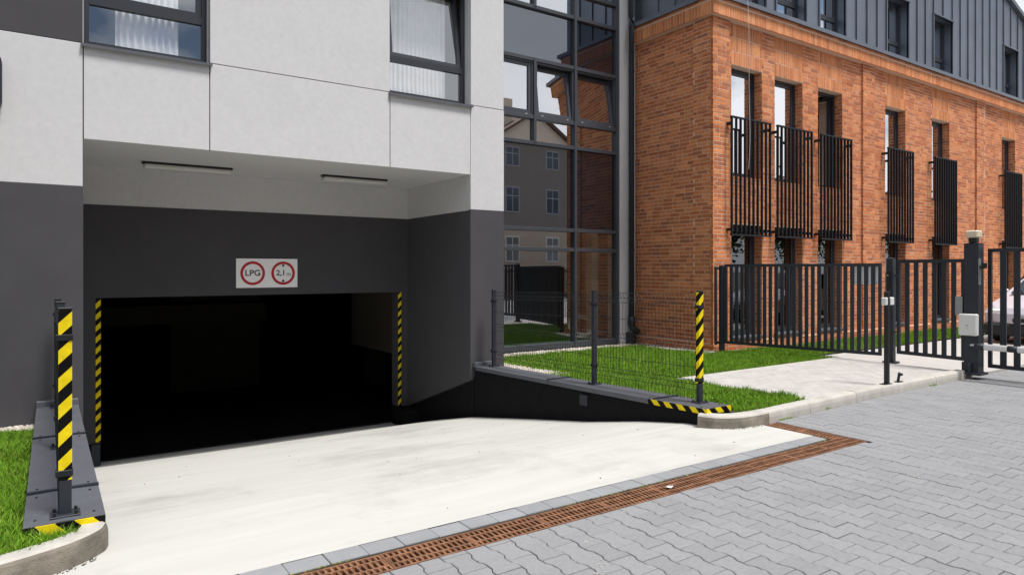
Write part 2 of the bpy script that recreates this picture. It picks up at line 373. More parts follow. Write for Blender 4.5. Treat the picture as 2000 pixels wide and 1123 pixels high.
# ------------------------------------------------------------------ drain channel, grates and border stones
ch = MB(); ch.box(DX0, DX1, DY0, DY1, -.12, -.07).box(5.74, DX1, DY1, 4.04, -.12, -.07)
ch.box(DX0, DX1, DY1, DY1 + .012, -.12, -.004).box(DX0, DX1 + .012, DY0 - .004, DY0, -.12, -.006)
ch.box(DX1, DX1 + .012, DY0, 4.04, -.12, -.004).box(5.726, 5.74, DY1 + .012, 4.04, -.12, -.004)
tag(ch.build('drain_channel', PIT), 'dark sunken channel beneath the rusty grates', kind='structure')
def grate_mesh(length, wd):
    m_ = MB(); fr = .013; z0, z1 = -.04, -.001
    m_.box(0, length, 0, fr, z0, z1).box(0, length, wd - fr, wd, z0, z1).box(0, fr, fr, wd - fr, z0, z1 - .001).box(length - fr, length, fr, wd - fr, z0, z1 - .001)
    fy = [fr, fr + (wd - 2 * fr) * .28, fr + (wd - 2 * fr) * .72, wd - fr]; rows = 3; n = int(length / .033)
    for r in range(1, rows): m_.box(fr, length - fr, fy[r] - .007, fy[r] + .007, z0 + .004, z1 - .0005)
    for r in range(rows):
        for k in range(1, n + 1):
            x = k * length / n - (.5 * length / n if r == 1 else 0)
            if x > length - .014 or x < .014: continue
            y0 = fy[r] + (.007 if r else 0); y1 = fy[r + 1] - (.007 if r < 2 else 0)
            m_.box(x - .0065, x + .0065, y0, y1, z0 + .004, z1 - .001)
    return m_.mesh('drain_grate')
gm = grate_mesh(.498, DY1 - DY0 - .01); gm.materials.append(RUST); k = 0
while DX1 - (k + 1) * .5 > -1.6:
    o = link('drain_grate', gm, None); o.location = (DX1 - (k + 1) * .5, DY0 + .005, rnd.uniform(-.003, 0)); k += 1
    tag(o, 'rusty cast iron slotted drain grate along the pale ramp edge', 'drain grate', 'grates in the long drain run')
ga = grate_mesh(.335, .19); ga.materials.append(RUST)
for k in range(2):
    o = link('drain_grate', ga, None); o.location = (5.935, DY1 + .005 + k * .338, -.001); o.rotation_euler = (0, 0, R(90))
    tag(o, ['rusty drain grate in the short arm next to the drain corner', 'rusty drain grate in the short arm touching the kerb'][k], 'drain grate', 'grates in the short drain arm')
border = tag(B('stone_border', JOINT, None, -1.6, 5.72, 3.36 + .014, 3.525, -.06, -.02), 'row of grey stones between ramp and drain', kind='structure')
x = 5.71
while x > -1.6:
    ln = .205 + rnd.uniform(-.008, .008)
    o = MB().bbox(x - ln, x - .0025, 3.384 + rnd.uniform(-.005, .004), 3.521 + rnd.uniform(-.003, .002), -.05, .001 + rnd.uniform(-.002, .003), b=.004).build('border_stone', GRANITE, border); x -= ln
MOSS = mat('moss', (.16, .17, .03), .95, hue=[(.20, .22, .03), (.10, .09, .04), (.26, .25, .05), (.06, .05, .03)], island=.3)
mo = MB()
for k in range(900):
    x = rnd.uniform(-.6, 5.7)
    if math.sin(x * 2.1 + .6) + .5 * math.sin(x * 7) < .0: continue
    y = 3.372 + rnd.gauss(0, .005); q = rnd.uniform(.004, .010)
    mo.prism([(x + q * rnd.uniform(.7, 1.6) * math.cos(a), y + q * .7 * math.sin(a)) for a in np.linspace(0, 2 * math.pi, 6)[:-1]], -.03, rnd.uniform(-.012, .001), .003)
tag(mo.build('moss', MOSS), 'yellow green moss in the joint along the drain', kind='stuff')
# ------------------------------------------------------------------ ramp
prof = [(3.525, 0.), (4.2, -.004), (4.6, -.03), (5.2, -.12), (6.1, -.29), (7.2, -.46), (8.7, -.70), (9.8, -.94), (10.6, -1.14), (11.0, -1.203), (11.14, -1.204)]
rm = MB(); pts = []
for a, b in zip(prof, prof[1:]):
    for t in range(4): pts.append((a[0] + (b[0] - a[0]) * t / 4, a[1] + (b[1] - a[1]) * t / 4))
pts.append(prof[-1])
for (ya, za), (yb, zb) in zip(pts, pts[1:]):
    rm.quad((.0, ya, za), (5.34, ya, za), (5.34, yb, zb), (.0, yb, zb))
rm.quad((-1.6, 3.525, 0), (0, 3.525, 0), (0, 4.3, -.004), (-1.6, 4.3, -.004)); rm.quad((5.34, 3.525, 0), (5.724, 3.525, 0), (5.724, 4.3, -.004), (5.34, 4.3, -.004))
tag(rm.build('driveway_ramp', CONC), 'pale concrete ramp sloping down into the garage', kind='structure')
ds = MB()
for k in range(230):
    x, y = rnd.uniform(.5, 5.1), rnd.uniform(3.6, 8.2)
    if k > 26: y = rnd.uniform(4.3, 9.6); x = 5.262 - abs(rnd.gauss(0, .035))
    if k > 130: x = rnd.uniform(-.05, .20); y = kerb_y(KL, x) - .01 - abs(rnd.gauss(0, .02))
    if k > 180: x = rnd.uniform(5.24, 5.7); y = kerb_y(KR, x) - .01 - abs(rnd.gauss(0, .02))
    if True: pass; z = float(np.interp(y, [p[0] for p in prof], [p[1] for p in prof])); r = rnd.uniform(.003, .009) * (1 if k < 27 else .7)
    ds.prism([(x + r * rnd.uniform(.6, 1.2) * math.cos(a), y + r * rnd.uniform(.5, 1) * math.sin(a)) for a in np.linspace(0, 2 * math.pi, 7)[:-1]], z - .002, z + .004)
tag(ds.build('grit', JOINT), 'scattered specks of grit on the pale ramp', kind='stuff')

# ------------------------------------------------------------------ kerbs
def kerb(name, label, line, flip, zf):
    par = None; P = [Vector((a, b, 0)) for a, b in line]; root = None
    def normal(i):
        t = (P[min(i + 1, len(P) - 1)] - P[max(i - 1, 0)]).normalized(); return Vector((-t.y, t.x, 0)) * (1 if not flip else -1)
    base = MB()
    root = bpy.data.objects.new(name, None); col.objects.link(root); tag(root, label, kind='structure')
    return root, P, normal
def kerb_stones(root, P, normal, groups, top, dirty=1):
    sec = [(0, -.28), (.003, top * .5), (.009, top * .80), (.018, top * .93), (.034, top), (.125, top), (.125, -.28)]
    def cat(i, t):
        a, b, c, d = (P[max(0, i - 1)], P[i], P[min(len(P) - 1, i + 1)], P[min(len(P) - 1, i + 2)])
        return .5 * ((2 * b) + (c - a) * t + (2 * a - 5 * b + 4 * c - d) * t * t + (3 * b - a - 3 * c + d) * t ** 3)
    for gi_, grp in enumerate(groups):
        m_ = MB(); dz = rnd.uniform(-.004, .003); q = []
        for a in grp[:-1]:
            for t in range(5): q.append(cat(a, t / 5))
        q.append(P[grp[-1]]); rings = []; side_ = normal(1).dot(Vector((0, 1, 0)))
        flip_ = normal(0).dot(Vector((-(P[1] - P[0]).y, (P[1] - P[0]).x, 0))) < 0
        for i in range(len(q)):
            t = (q[min(i + 1, len(q) - 1)] - q[max(i - 1, 0)]).normalized(); nn = Vector((-t.y, t.x, 0)) * (-1 if flip_ else 1)
            e = t * (.003 if i == 0 else (-.003 if i == len(q) - 1 else 0))
            rings.append([tuple(q[i] + e + nn * a + Vector((0, 0, b + (dz if b > 0 else 0)))) for a, b in sec])
        for r in rings: m_.v += r
        k = len(sec)
        for a in range(len(rings) - 1):
            for j in range(k):
                j2 = (j + 1) % k; f = (a * k + j, (a + 1) * k + j, (a + 1) * k + j2, a * k + j2); m_.f.append(f[::-1] if flip_ else f)
        m_.f.append(tuple(range(k))); m_.f.append(tuple(len(rings) * k - 1 - j for j in range(k)))
        ko = m_.build('kerb_stone', KERB, root, False)
        if gi_ < dirty:          # splashed, stained faces of the rounded end stones
            ko.data.materials.append(KERB_D)
            for p in ko.data.polygons:
                if abs(p.normal.z) < .5: p.material_index = 1
r_, P, nm = kerb('kerb', 'concrete kerb rounding the lawn corner and running to the gate', KR, False, .12)
kerb_stones(r_, P, nm, [[0, 1, 2, 3, 4, 5], [5, 6], [6, 7], [7, 8], [8, 9], [9, 10]], .115)
r_, P, nm = kerb('kerb', 'rounded concrete kerb stones beside the striped fence post at the lawn', KL, True, .12)
kerb_stones(r_, P, nm, [[0, 1, 2, 3, 4, 5], [5, 6], [6, 7], [7, 8]], .125, 2)

# ------------------------------------------------------------------ lawns
def lz(x, y): return np.interp(y, [4.0, 4.5, 6, 8, 10.4], [.095, .095, .07, -.01, -.06])
def llz(x, y): return np.interp(y, [3.8, 4.4, 8.5], [.09, .07, -.15])
def sheet(name, label, m, rects, fz, off=0.):
    s = MB()
    for x0, x1, y0, y1 in rects:
        ny = 12
        for k in range(ny):
            ya, yb = y0 + (y1 - y0) * k / ny, y0 + (y1 - y0) * (k + 1) / ny
            s.quad((x0, ya, float(fz(0, ya)) + off), (x1, ya, float(fz(0, ya)) + off), (x1, yb, float(fz(0, yb)) + off), (x0, yb, float(fz(0, yb)) + off))
    return tag(s.build(name, m), label, kind='structure')
PX0, PY1 = 6.76, 6.0
R_RECT = [(5.58, 6.74, 4.2, 6.02), (5.58, 10.6, 6.02, 10.4), (10.6, 40, 6.62, 8.4)]
sheet('lawn', 'soil under the lawn by the glazed facade', SOIL, R_RECT, lz)
L_RECT = [(-6, -.3, 4.02, 8.75), (-.3, -.07, 4.12, 8.75)]
sheet('lawn', 'soil under the lawn beside the low ramp wall', SOIL, L_RECT, llz)
def blades(n, rects, fz, h0, h1, w0, ok=None, lean=.6, hfun=None):
    A = np.array([(r[1] - r[0]) * (r[3] - r[2]) for r in rects]); pick = nr.choice(len(rects), n, p=A / A.sum()); Rr = np.array(rects)[pick]
    x = Rr[:, 0] + (Rr[:, 1] - Rr[:, 0]) * nr.random(n); y = Rr[:, 2] + (Rr[:, 3] - Rr[:, 2]) * nr.random(n)
    if ok is not None: k = ok(x, y); x, y = x[k], y[k]
    n = len(x); z = fz(x, y); patch = .75 + .5 * np.abs(np.sin(x * 3.1 + 1.3 * np.sin(y * 2.3)) * np.cos(y * 2.7 + np.sin(x * 1.9)))
    h = (h0 + (h1 - h0) * nr.random(n)) * patch
    if hfun is not None: h = h * hfun(x, y)
    a = nr.random(n) * 2 * np.pi; b = nr.random(n) * 2 * np.pi; ln = h * lean * nr.random(n); wd = w0 * (.7 + .6 * nr.random(n))
    ax, ay = np.cos(a) * wd / 2, np.sin(a) * wd / 2; lx, ly = np.cos(b) * ln, np.sin(b) * ln
    V = np.stack([np.stack([x - ax, y - ay, z - .005], 1), np.stack([x + ax, y + ay, z - .005], 1),
                  np.stack([x + ax * .7 + lx * .4, y + ay * .7 + ly * .4, z + h * .6], 1), np.stack([x + lx, y + ly, z + h], 1), np.stack([x - ax * .7 + lx * .4, y - ay * .7 + ly * .4, z + h * .6], 1)], 1).reshape(-1, 3)
    F = np.arange(n * 5, dtype=np.int32).reshape(-1, 5)
    return V, F
def gravel_r(x, y): return ((y < 9.98) & (x < 9.80)) | ((x > 9.7) & (y < 7.98))
def ok_r(x, y):
    k = gravel_r(x, y) & (y > np.interp(x, [p[0] for p in KR], [p[1] for p in KR]) + .13) & ~((x < 5.64) & (y < 8.7))
    return k & ~((x < 6.1) & (y > 8.2) & (y < 8.75)) & ~((x < 6.0) & (y > 7.6)) 
rects = [(5.60, 6.73, 4.2, 6.02), (5.60, 10.6, 6.06, 10.1), (10.6, 26, 6.64, 8.1)]
Vr, Fr = blades(165000, rects, lz, .035, .075, .0065, ok_r)
def tuft(x, y): return 1 + 1.1 * (y < 4.9)
V2, F2 = blades(9000, [(5.60, 6.73, 4.15, 5.0)], lz, .035, .06, .0045, ok_r, 1.3, lambda x, y: .8 + .7 * (np.sin(x * 9) * np.sin(y * 11) > .2))
tag(numesh('grass', np.concatenate([Vr, V2]), np.concatenate([Fr, F2 + len(Vr)]), GRASS), 'bright green lawn between glazed facade, brick house and kerb', kind='stuff')
def ok_l(x, y): return (y > np.interp(x, sorted(p[0] for p in KL), [b for a, b in sorted(KL)]) + .12) & ~((x > -.13) & (y > 4.28)) & (y < 8.35)
Vl, Fl = blades(90000, [(-1.6, .12, 3.95, 8.4)], llz, .04, .085, .005, ok_l, .9)
V3, F3 = blades(7000, [(-.5, .12, 3.95, 4.34)], llz, .05, .11, .004, ok_l, 1.1)
tag(numesh('grass', np.concatenate([Vl, V3]), np.concatenate([Fl, F3 + len(Vl)]), GRASS), 'green lawn beside the low wall with the striped post', kind='stuff')
# weeds in the kerb joint
wv, wf = blades(150, [(6.0, 6.25, 4.045, 4.075), (6.9, 7.0, 4.09, 4.11), (9.4, 9.55, 4.14, 4.165)], lambda x, y: 0 * x, .015, .04, .004, None, .9)
tag(numesh('weeds', wv, wf, GRASS), 'small weeds growing at the foot of the kerb', kind='stuff')

# pebbles: squashed low-poly stones
def pebbles(name, label, n, rects, fz):
    A = np.array([(r[1] - r[0]) * (r[3] - r[2]) for r in rects]); pick = nr.choice(len(rects), n, p=A / A.sum()); Rr = np.array(rects)[pick]
    x = Rr[:, 0] + (Rr[:, 1] - Rr[:, 0]) * nr.random(n); y = Rr[:, 2] + (Rr[:, 3] - Rr[:, 2]) * nr.random(n); z = fz(x, y) + .012 + .018 * nr.random(n)
    u = np.array([(1, 0, 0), (.3, .95, 0), (-.8, .6, 0), (-.8, -.6, 0), (.3, -.95, 0), (.55, .2, .8), (-.2, .6, .8), (-.3, -.55, .8)])
    f = np.array([(0, 1, 6), (0, 6, 5), (1, 2, 6), (2, 3, 7), (2, 7, 6), (3, 4, 7), (4, 0, 5), (4, 5, 7), (5, 6, 7)])
    s = .013 + .017 * nr.random(n); an = nr.random(n) * 6.28; e = .6 + .4 * nr.random(n)
    px = u[None, :, 0] * s[:, None]; py = u[None, :, 1] * (s * e)[:, None]; pz = u[None, :, 2] * (s * .8)[:, None]
    V = np.stack([x[:, None] + px * np.cos(an)[:, None] - py * np.sin(an)[:, None], y[:, None] + px * np.sin(an)[:, None] + py * np.cos(an)[:, None], z[:, None] + pz], 2).reshape(-1, 3)
    F = (f[None] + (np.arange(n) * 8)[:, None, None]).reshape(-1, 3)
    tag(numesh(name, V, F, PEBBLE), label, kind='stuff')
pebbles('gravel', 'pale pebble strip at the foot of glass and brick walls', 7500, [(5.85, 9.85, 9.93, 10.24), (9.74, 10.08, 8.05, 10.2), (5.66, 6.05, 7.4, 8.7), (5.8, 6.05, 8.7, 9.95)], lz)
pebbles('gravel', 'pebble strip under the dark wall behind the lawn', 2600, [(-1.8, -.15, 8.36, 8.68)], llz)

# ------------------------------------------------------------------ path
pth = tag(B('path', JOINT, None, PX0, 10.5, 4.27, PY1, -.06, .082), 'pale small block path from kerb to gate', kind='structure')
pp = MB(); j = 0; y = 4.275
while y < PY1 - .1:
    x = PX0 + .06 - (.1 if j % 2 else 0)
    while x < 10.5:
        a0 = max(x, PX0 + .06); a1 = min(x + .2, 10.49)
        if a1 - a0 > .03: pp.bbox(a0 + .002, a1 - .002, y + .002, y + .098, .05, .096 + rnd.uniform(-.0015, .0015), b=.003)
        x += .2
    y += .1; j += 1
tag(pp.build('path_pavers', PATH, pth), kind='stuff')
e = MB().bbox(PX0 - .02, PX0 + .055, 4.30, PY1 + .06, -.06, .099, b=.008).bbox(PX0 + .057, 10.5, PY1 - .02, PY1 + .06, -.06, .099, b=.008)
e.build('path_edging', KERB, pth)
# ------------------------------------------------------------------ apartment building with garage recess
apt = thing('apartment_building', 'light and dark grey rendered apartment building with a dark garage entrance recess', 'building')
fw = thing; GAP = .005
def panel(m, x0, x1, z0, z1, y0=V0, y1=V0 + .06): return MB().bbox(x0 + GAP, x1 - GAP, y0, y1, z0 + GAP, z1 - GAP, b=.004).build('panel', m, apt)
WTOP = 5.75
# backing behind the joints
bk = MB().box(-7.99, U0 - .01, V0 + .05, V0 + .30, -.35, 9.9)
bk.box(U0 - .01, 1.577, V0 + .05, V0 + .30, ZS + .01, ZSILL - .02).box(1.577, 3.90, V0 + .05, V0 + .30, ZS + .01, 9.9).box(3.90, 5.20, V0 + .05, V0 + .30, ZS + .01, ZSILL - .02)
bk.box(5.20 + .01, UE - .01, V0 + .05, V0 + .30, -.12, 9.9).box(U0 - .01, 1.577, V0 + .05, V0 + .30, WTOP + .02, 9.9).box(3.90, 5.20, V0 + .05, V0 + .30, WTOP + .02, 9.9)
bk.build('wall', PLINTH, apt)
MB().bbox(-8, U0, V0 - .0, V0 + .06, -.12, ZD - .001, b=.004).build('panel', STUCCO_D, apt)
MB().bbox(-8, U0 - GAP, V0, V0 + .06, ZD + .001, ZSILL - GAP, b=.004).build('panel', STUCCO, apt)
MB().bbox(-8, U0 - .004, V0, V0 + .06, ZSILL, WTOP, b=.004).build('panel', STUCCO_D, apt)
panel(STUCCO, -8, U0, WTOP, 10); panel(STUCCO, U0, 1.577, WTOP, 10); panel(STUCCO, 3.90, 5.20, WTOP, 10)
for a in ((U0, 1.577), (1.577, 3.90), (3.90, 5.20)): MB().bbox(a[0] + GAP, a[1] - GAP, V0, V0 + .06, ZS, ZSILL - GAP, b=.004).build('panel', STUCCO, apt)
panel(STUCCO, 1.577, 3.90, ZSILL, 10)
MB().bbox(5.20 + .001, UE, V0, V0 + .06, ZD + .001, ZSILL - GAP, b=.004).build('panel', STUCCO, apt)
MB().bbox(5.20 + .001, UE, V0, V0 + .06, -.10, ZD - .001, b=.004).build('panel', STUCCO_D, apt)
panel(STUCCO, 5.20, UE, ZSILL, 10)
# end wall towards the glazed part
B('end_wall', STUCCO, apt, UE - .2, UE - .003, V0 + .07, VG + .5, ZD, 10); B('end_wall', STUCCO_D, apt, UE - .2, UE - .003, V0 + .07, VG + .5, -.3, ZD)
B('roof', PLINTH, apt, -8, UE, V0, 22, 10, 10.2)
# recess: soffit, side walls with sloping foot, back wall with opening
B('soffit', STUCCO, apt, U0 - .02, U1 + .004, V0 + .062, VB + .3, ZS + .002, ZS + .12)
def side(name, m, x0, x1, pts):   # polygon in (y,z) extruded in x
    m_ = MB(); k = len(pts); m_.v = [(x0, a, b) for a, b in pts] + [(x1, a, b) for a, b in pts]
    m_.f = [tuple(range(k)), tuple(reversed(range(k, 2 * k)))] + [((i + 1) % k, i, k + i, k + (i + 1) % k) for i in range(k)]
    return m_.build(name, m, apt)
side('recess_wall', STUCCO, U1, U1 + .2, [(V0 + .062, ZD - .01), (VB, ZD - .01), (VB, ZS), (V0 + .062, ZS)])
side('recess_wall', STUCCO_D, U1 - .003, U1 + .197, [(V0 + .004, -.14), (VB, -.88), (VB, ZD - .012), (V0 + .004, ZD - .012)])
side('recess_plinth', PLINTH, U1 + .06, U1 + .18, [(V0 - .0, -1.6), (VB + .2, -1.6), (VB + .2, -.8), (V0 - .0, -.10)])
side('recess_wall', STUCCO_D, U0 - .2, U0, [(V0 + .06, -.9), (VB, -1.3), (VB, ZS), (V0 + .06, ZS)])
B('back_wall', STUCCO, apt, U0, U1 - .001, VB, VB + .25, ZD - .01, ZS)
B('back_wall', STUCCO_D, apt, OU0, OU1, VB - .003, VB + .25, OZ, ZD - .012)
B('back_wall', STUCCO_D, apt, U0, OU0, VB - .003, VB + .25, -.87, ZD - .012)
B('back_wall', STUCCO_D, apt, OU1, U1 - .004, VB - .003, VB + .25, -.87, ZD - .012)
B('back_plinth', PLINTH, apt, U0, OU0, VB + .06, VB + .24, -1.5, -.87); B('back_plinth', PLINTH, apt, OU1, U1 + .06, VB + .06, VB + .24, -1.5, -.87)
BB('jamb_base', PLINTH, apt, 4.96, U1 + .05, VB - .42, VB + .05, -1.5, -.885)
BB('guide_foot', ANTH, apt, .46, .57, VB - .06, VB + .03, -1.3, -.875)
B('hazard_tape', TAPE_JAMB, apt, OU0 - .062, OU0 - .002, VB - .006, VB - .003, -.85, OZ)
B('hazard_tape', TAPE_JAMB, apt, OU1 + .002, OU1 + .062, VB - .006, VB - .003, -.87, OZ)
# garage interior
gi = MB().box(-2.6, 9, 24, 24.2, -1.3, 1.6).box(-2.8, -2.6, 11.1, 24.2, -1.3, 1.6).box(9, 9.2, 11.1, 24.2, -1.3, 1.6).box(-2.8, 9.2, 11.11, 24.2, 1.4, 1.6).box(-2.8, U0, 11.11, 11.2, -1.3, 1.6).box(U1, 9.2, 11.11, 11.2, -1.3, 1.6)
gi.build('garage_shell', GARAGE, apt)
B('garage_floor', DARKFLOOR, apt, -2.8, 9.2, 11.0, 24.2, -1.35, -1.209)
B('threshold_rail', BLACKM, apt, U0, U1 + .05, 11.14, 11.22, -1.3, -1.19)
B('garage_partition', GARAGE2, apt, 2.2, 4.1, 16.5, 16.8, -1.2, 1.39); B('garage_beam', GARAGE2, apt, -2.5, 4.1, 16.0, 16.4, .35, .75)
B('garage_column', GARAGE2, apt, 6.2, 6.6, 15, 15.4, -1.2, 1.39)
# punched windows
def apt_window(x0, x1, tilt):
    wd = bpy.data.objects.new('window', None); col.objects.link(wd); wd.parent = apt
    yf = V0 + .165; z0, z1 = ZSILL + .02, WTOP; zt = 4.46; f = .055
    fr = MB().box(x0, x0 + f, yf, yf + .07, z0, z1).box(x1 - f, x1, yf, yf + .07, z0, z1).box(x0 + f, x1 - f, yf + .001, yf + .069, z0, z0 + f).box(x0 + f, x1 - f, yf + .001, yf + .069, z1 - f, z1).box(x0 + f, x1 - f, yf - .003, yf + .07, zt, zt + .08)
    fr.build('frame', FRAME, wd)
    B('pane', G_WIN, wd, x0 + f, x1 - f, yf + .03, yf + .036, z0 + f, zt)
    s = .055; a0, a1, c0, c1 = x0 + f + .004, x1 - f - .004, zt + .084, z1 - f - .004
    piv = Vector((0, yf + .03, c0))
    sash = MB().box(a0, a0 + s, 0, .06, 0, c1 - c0).box(a1 - s, a1, 0, .06, 0, c1 - c0).box(a0 + s, a1 - s, .001, .059, 0, s).box(a0 + s, a1 - s, .001, .059, c1 - c0 - s, c1 - c0)
    so_ = sash.build('sash', FRAME, wd); so_.location = piv + Vector((0, -.02, 0)); so_.rotation_euler = (-R(tilt), 0, 0)
    po = B('pane', G_WIN, wd, a0 + s, a1 - s, .028, .034, s, c1 - c0 - s); po.location = so_.location; po.rotation_euler = so_.rotation_euler
    sl = MB(); sl.v = [(x0 - .03, V0 - .045, ZSILL - .012), (x1 + .03, V0 - .045, ZSILL - .012), (x1 + .03, yf, ZSILL + .018), (x0 - .03, yf, ZSILL + .018), (x0 - .03, V0 - .045, ZSILL - .045), (x1 + .03, V0 - .045, ZSILL - .045), (x1 + .03, V0 - .04, ZSILL - .045), (x0 - .03, V0 - .04, ZSILL - .045)]
    sl.f = [(0, 1, 2, 3), (4, 5, 1, 0), (5, 6, 2, 1), (7, 4, 0, 3), (6, 7, 3, 2)]; sl.build('sill', CAPM, wd)
    rv = MB().box(x0 - .06, x0 - .001, V0 + .062, yf + .08, z0, z1).box(x1 + .001, x1 + .06, V0 + .062, yf + .08, z0, z1).box(x0 - .06, x1 + .06, V0 + .062, yf + .08, z1 + .001, z1 + .06); rv.build('reveal', STUCCO, wd)
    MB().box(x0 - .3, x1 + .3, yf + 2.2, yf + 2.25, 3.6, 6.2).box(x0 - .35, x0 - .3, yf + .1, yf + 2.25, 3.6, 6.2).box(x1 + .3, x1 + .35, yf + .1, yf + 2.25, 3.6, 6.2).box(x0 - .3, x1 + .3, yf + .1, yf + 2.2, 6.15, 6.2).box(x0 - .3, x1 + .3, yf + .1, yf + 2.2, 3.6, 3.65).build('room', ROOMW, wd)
apt_window(U0 + .006, 1.577 - .006, 0); apt_window(3.90 + .006, 5.20 - .006, 7)
def curtain(label, x0, x1, y, z0, z1, folds, amp, group=None):
    n = folds * 8; m_ = MB(); ph = [rnd.uniform(.7, 1.3) for _ in range(n + 1)]
    for i in range(n + 1):
        t = i / n; x = x0 + (x1 - x0) * t; yy = y + amp * math.sin(t * folds * 2 * math.pi + .6 * math.sin(t * 9)) * ph[i]
        m_.v += [(x, yy, z0), (x + rnd.uniform(-.003, .003), yy * .7 + y * .3, z1)]
    m_.f = [(2 * i, 2 * i + 2, 2 * i + 3, 2 * i + 1) for i in range(n)]
    return tag(m_.build('curtain', CURT, None, True), label, 'curtain', group)
curtain('sheer white curtain gathered in folds behind the window beside the dark upper wall', .62, 1.28, V0 + .29, 3.9, 6, 9, .022)
curtain('sheer white curtain covering the tilted window over the recess', 3.92, 5.02, V0 + .46, 3.9, 6, 16, .016)

# dark rounded box at the wall edge
lb = thing('wall_box', 'dark flat box with rounded corners on the light wall under the dark upper corner', 'box')
m_ = MB(); pts = []
for cx, cz, a0 in ((-.505, 3.62, 0), (-1.08, 3.62, 90), (-1.08, 3.22, 180), (-.505, 3.22, 270)):
    for k in range(5): a = R(a0 + k * 22.5); pts.append((cx + .09 * math.cos(a), cz + .09 * math.sin(a)))
def xz_prism(m_, pts, y0, y1):
    n = len(m_.v); k = len(pts); m_.v += [(a, y0, b) for a, b in pts] + [(a, y1, b) for a, b in pts]
    m_.f += [tuple(n + i for i in range(k)), tuple(n + k + i for i in reversed(range(k)))] + [(n + (i + 1) % k, n + i, n + k + i, n + k + (i + 1) % k) for i in range(k)]
    return m_
xz_prism(m_, [(a + .012, b) for a, b in pts], V0 - .10, V0 - .001); m_.build('case', ANTH, lb)
xz_prism(MB(), [((a + .79) * .93 - .79, (b - 3.42) * .9 + 3.42) for a, b in pts], V0 - .106, V0 - .099).build('face', BLACKM, lb)

# ------------------------------------------------------------------ garage sign
sg = thing('garage_sign', 'white board with red ringed LPG and 2,1 m height limits over the garage opening', 'sign')
yS = VB - .02; B('board', SIGNW, sg, 2.335, 3.26, yS, VB - .004, 1.232, 1.680)
def disc(name, m, cx, cz, r0, r1, y0):
    m_ = MB(); n = 48
    for i in range(n):
        a = 2 * math.pi * i / n; m_.v += [(cx + r0 * math.cos(a), y0, cz + r0 * math.sin(a)), (cx + r1 * math.cos(a), y0, cz + r1 * math.sin(a))]
    m_.f = [(2 * i, 2 * ((i + 1) % n), 2 * ((i + 1) % n) + 1, 2 * i + 1) for i in range(n)]
    return m_.build(name, m, sg)
c1, c2, cz = 2.577, 3.037, 1.455
disc('red_ring', SIGNR, c1, cz, .143, .183, yS - .002); disc('red_ring', SIGNR, c2, cz, .143, .183, yS - .002)
for s_ in (1, -1):
    m_ = MB(); m_.v = [(c2 - .026, yS - .002, cz + s_ * .135), (c2 + .026, yS - .002, cz + s_ * .135), (c2, yS - .002, cz + s_ * .092)]; m_.f = [(0, 1, 2)] if s_ < 0 else [(0, 2, 1)]; m_.build('arrow', SIGNK, sg)
def text(body, cx, cz, y, size, m, parent, sx=1., rotz=0., off=.0):
    cu = bpy.data.curves.new('lettering', 'FONT'); cu.body = body; cu.align_x = 'CENTER'; cu.align_y = 'CENTER'; cu.size = size; cu.offset = off
    to = bpy.data.objects.new('tmp_text', cu); col.objects.link(to); dg = bpy.context.evaluated_depsgraph_get(); me = bpy.data.meshes.new_from_object(to.evaluated_get(dg))
    bpy.data.objects.remove(to); me.name = 'lettering'; me.materials.clear()
    o = link('lettering', me, m, parent); o.location = (cx, y, cz); o.rotation_euler = (R(90), 0, rotz); o.scale = (sx, 1, 1); return o
text('LPG', c1, cz, yS - .003, .125, SIGNK, sg, 1.08, off=.002); text('2,1', c2 - .035, cz + .002, yS - .003, .118, SIGNK, sg, off=.002); text('m', c2 + .085, cz - .014, yS - .003, .092, SIGNK, sg)

# ------------------------------------------------------------------ soffit lights
for x0, x1, y, lab in ((1.0, 2.12, 10.08, 'long unlit strip light under the soffit beside the dark corner wall'), (3.36, 4.40, 9.96, 'long unlit strip light under the soffit towards the glazed facade')):
    t = thing('strip_light', lab, 'light fixture', group='strip lights under the soffit')
    BB('housing', BLACKM, t, x0, x1, y - .055, y + .055, ZS - .03, ZS + .001, b=.004)
    BB('diffuser', LAMPG, t, x0 + .015, x1 - .015, y - .075, y + .075, ZS - .085, ZS - .031, b=.016)
# ------------------------------------------------------------------ glazed facade
gf = thing('glazed_facade', 'dark framed glass curtain wall between grey building and brick house', 'glass facade')
A0, A1, A2, A3 = UE + .0, 7.55, 8.54, 9.67
MW = .03
def cw_pane(x0, x1, z0, z1, m=None, name='pane'): return B(name, m or G_CW, gf, x0, x1, VG + .03, VG + .042, z0, z1)
ZL = [.0, 1.90, 2.28, 3.90, 4.38, 5.47, 6.46, 6.95, 8.1, 9.9]
for x, z0, z1 in ((A2, .0, 9.9), (A1, 3.90, 5.50), (A1, 6.46, 8.1)): BB('mullion', FRAME_L, gf, x - MW, x + MW, VG - .045, VG + .10, z0, z1, b=.004)
BB('mullion', FRAME_L, gf, A3 - .05, A3 + .02, VG - .045, VG + .10, 0, 9.9, b=.004)
for z in ZL:
    hh = .035 if z not in (0.,) else .05
    for x0, x1 in ((A0, A2 - MW - .002), (A2 + MW + .002, A3 - .052)): BB('transom', FRAME_L, gf, x0, x1, VG - .035, VG + .09, z - hh + (.05 if z == 0 else 0), z + hh + (.05 if z == 0 else 0), b=.004)
def cells_x(split): return ([(A0, A1 - MW), (A1 + MW, A2 - MW)] if split else [(A0, A2 - MW)]) + [(A2 + MW, A3 - .05)]
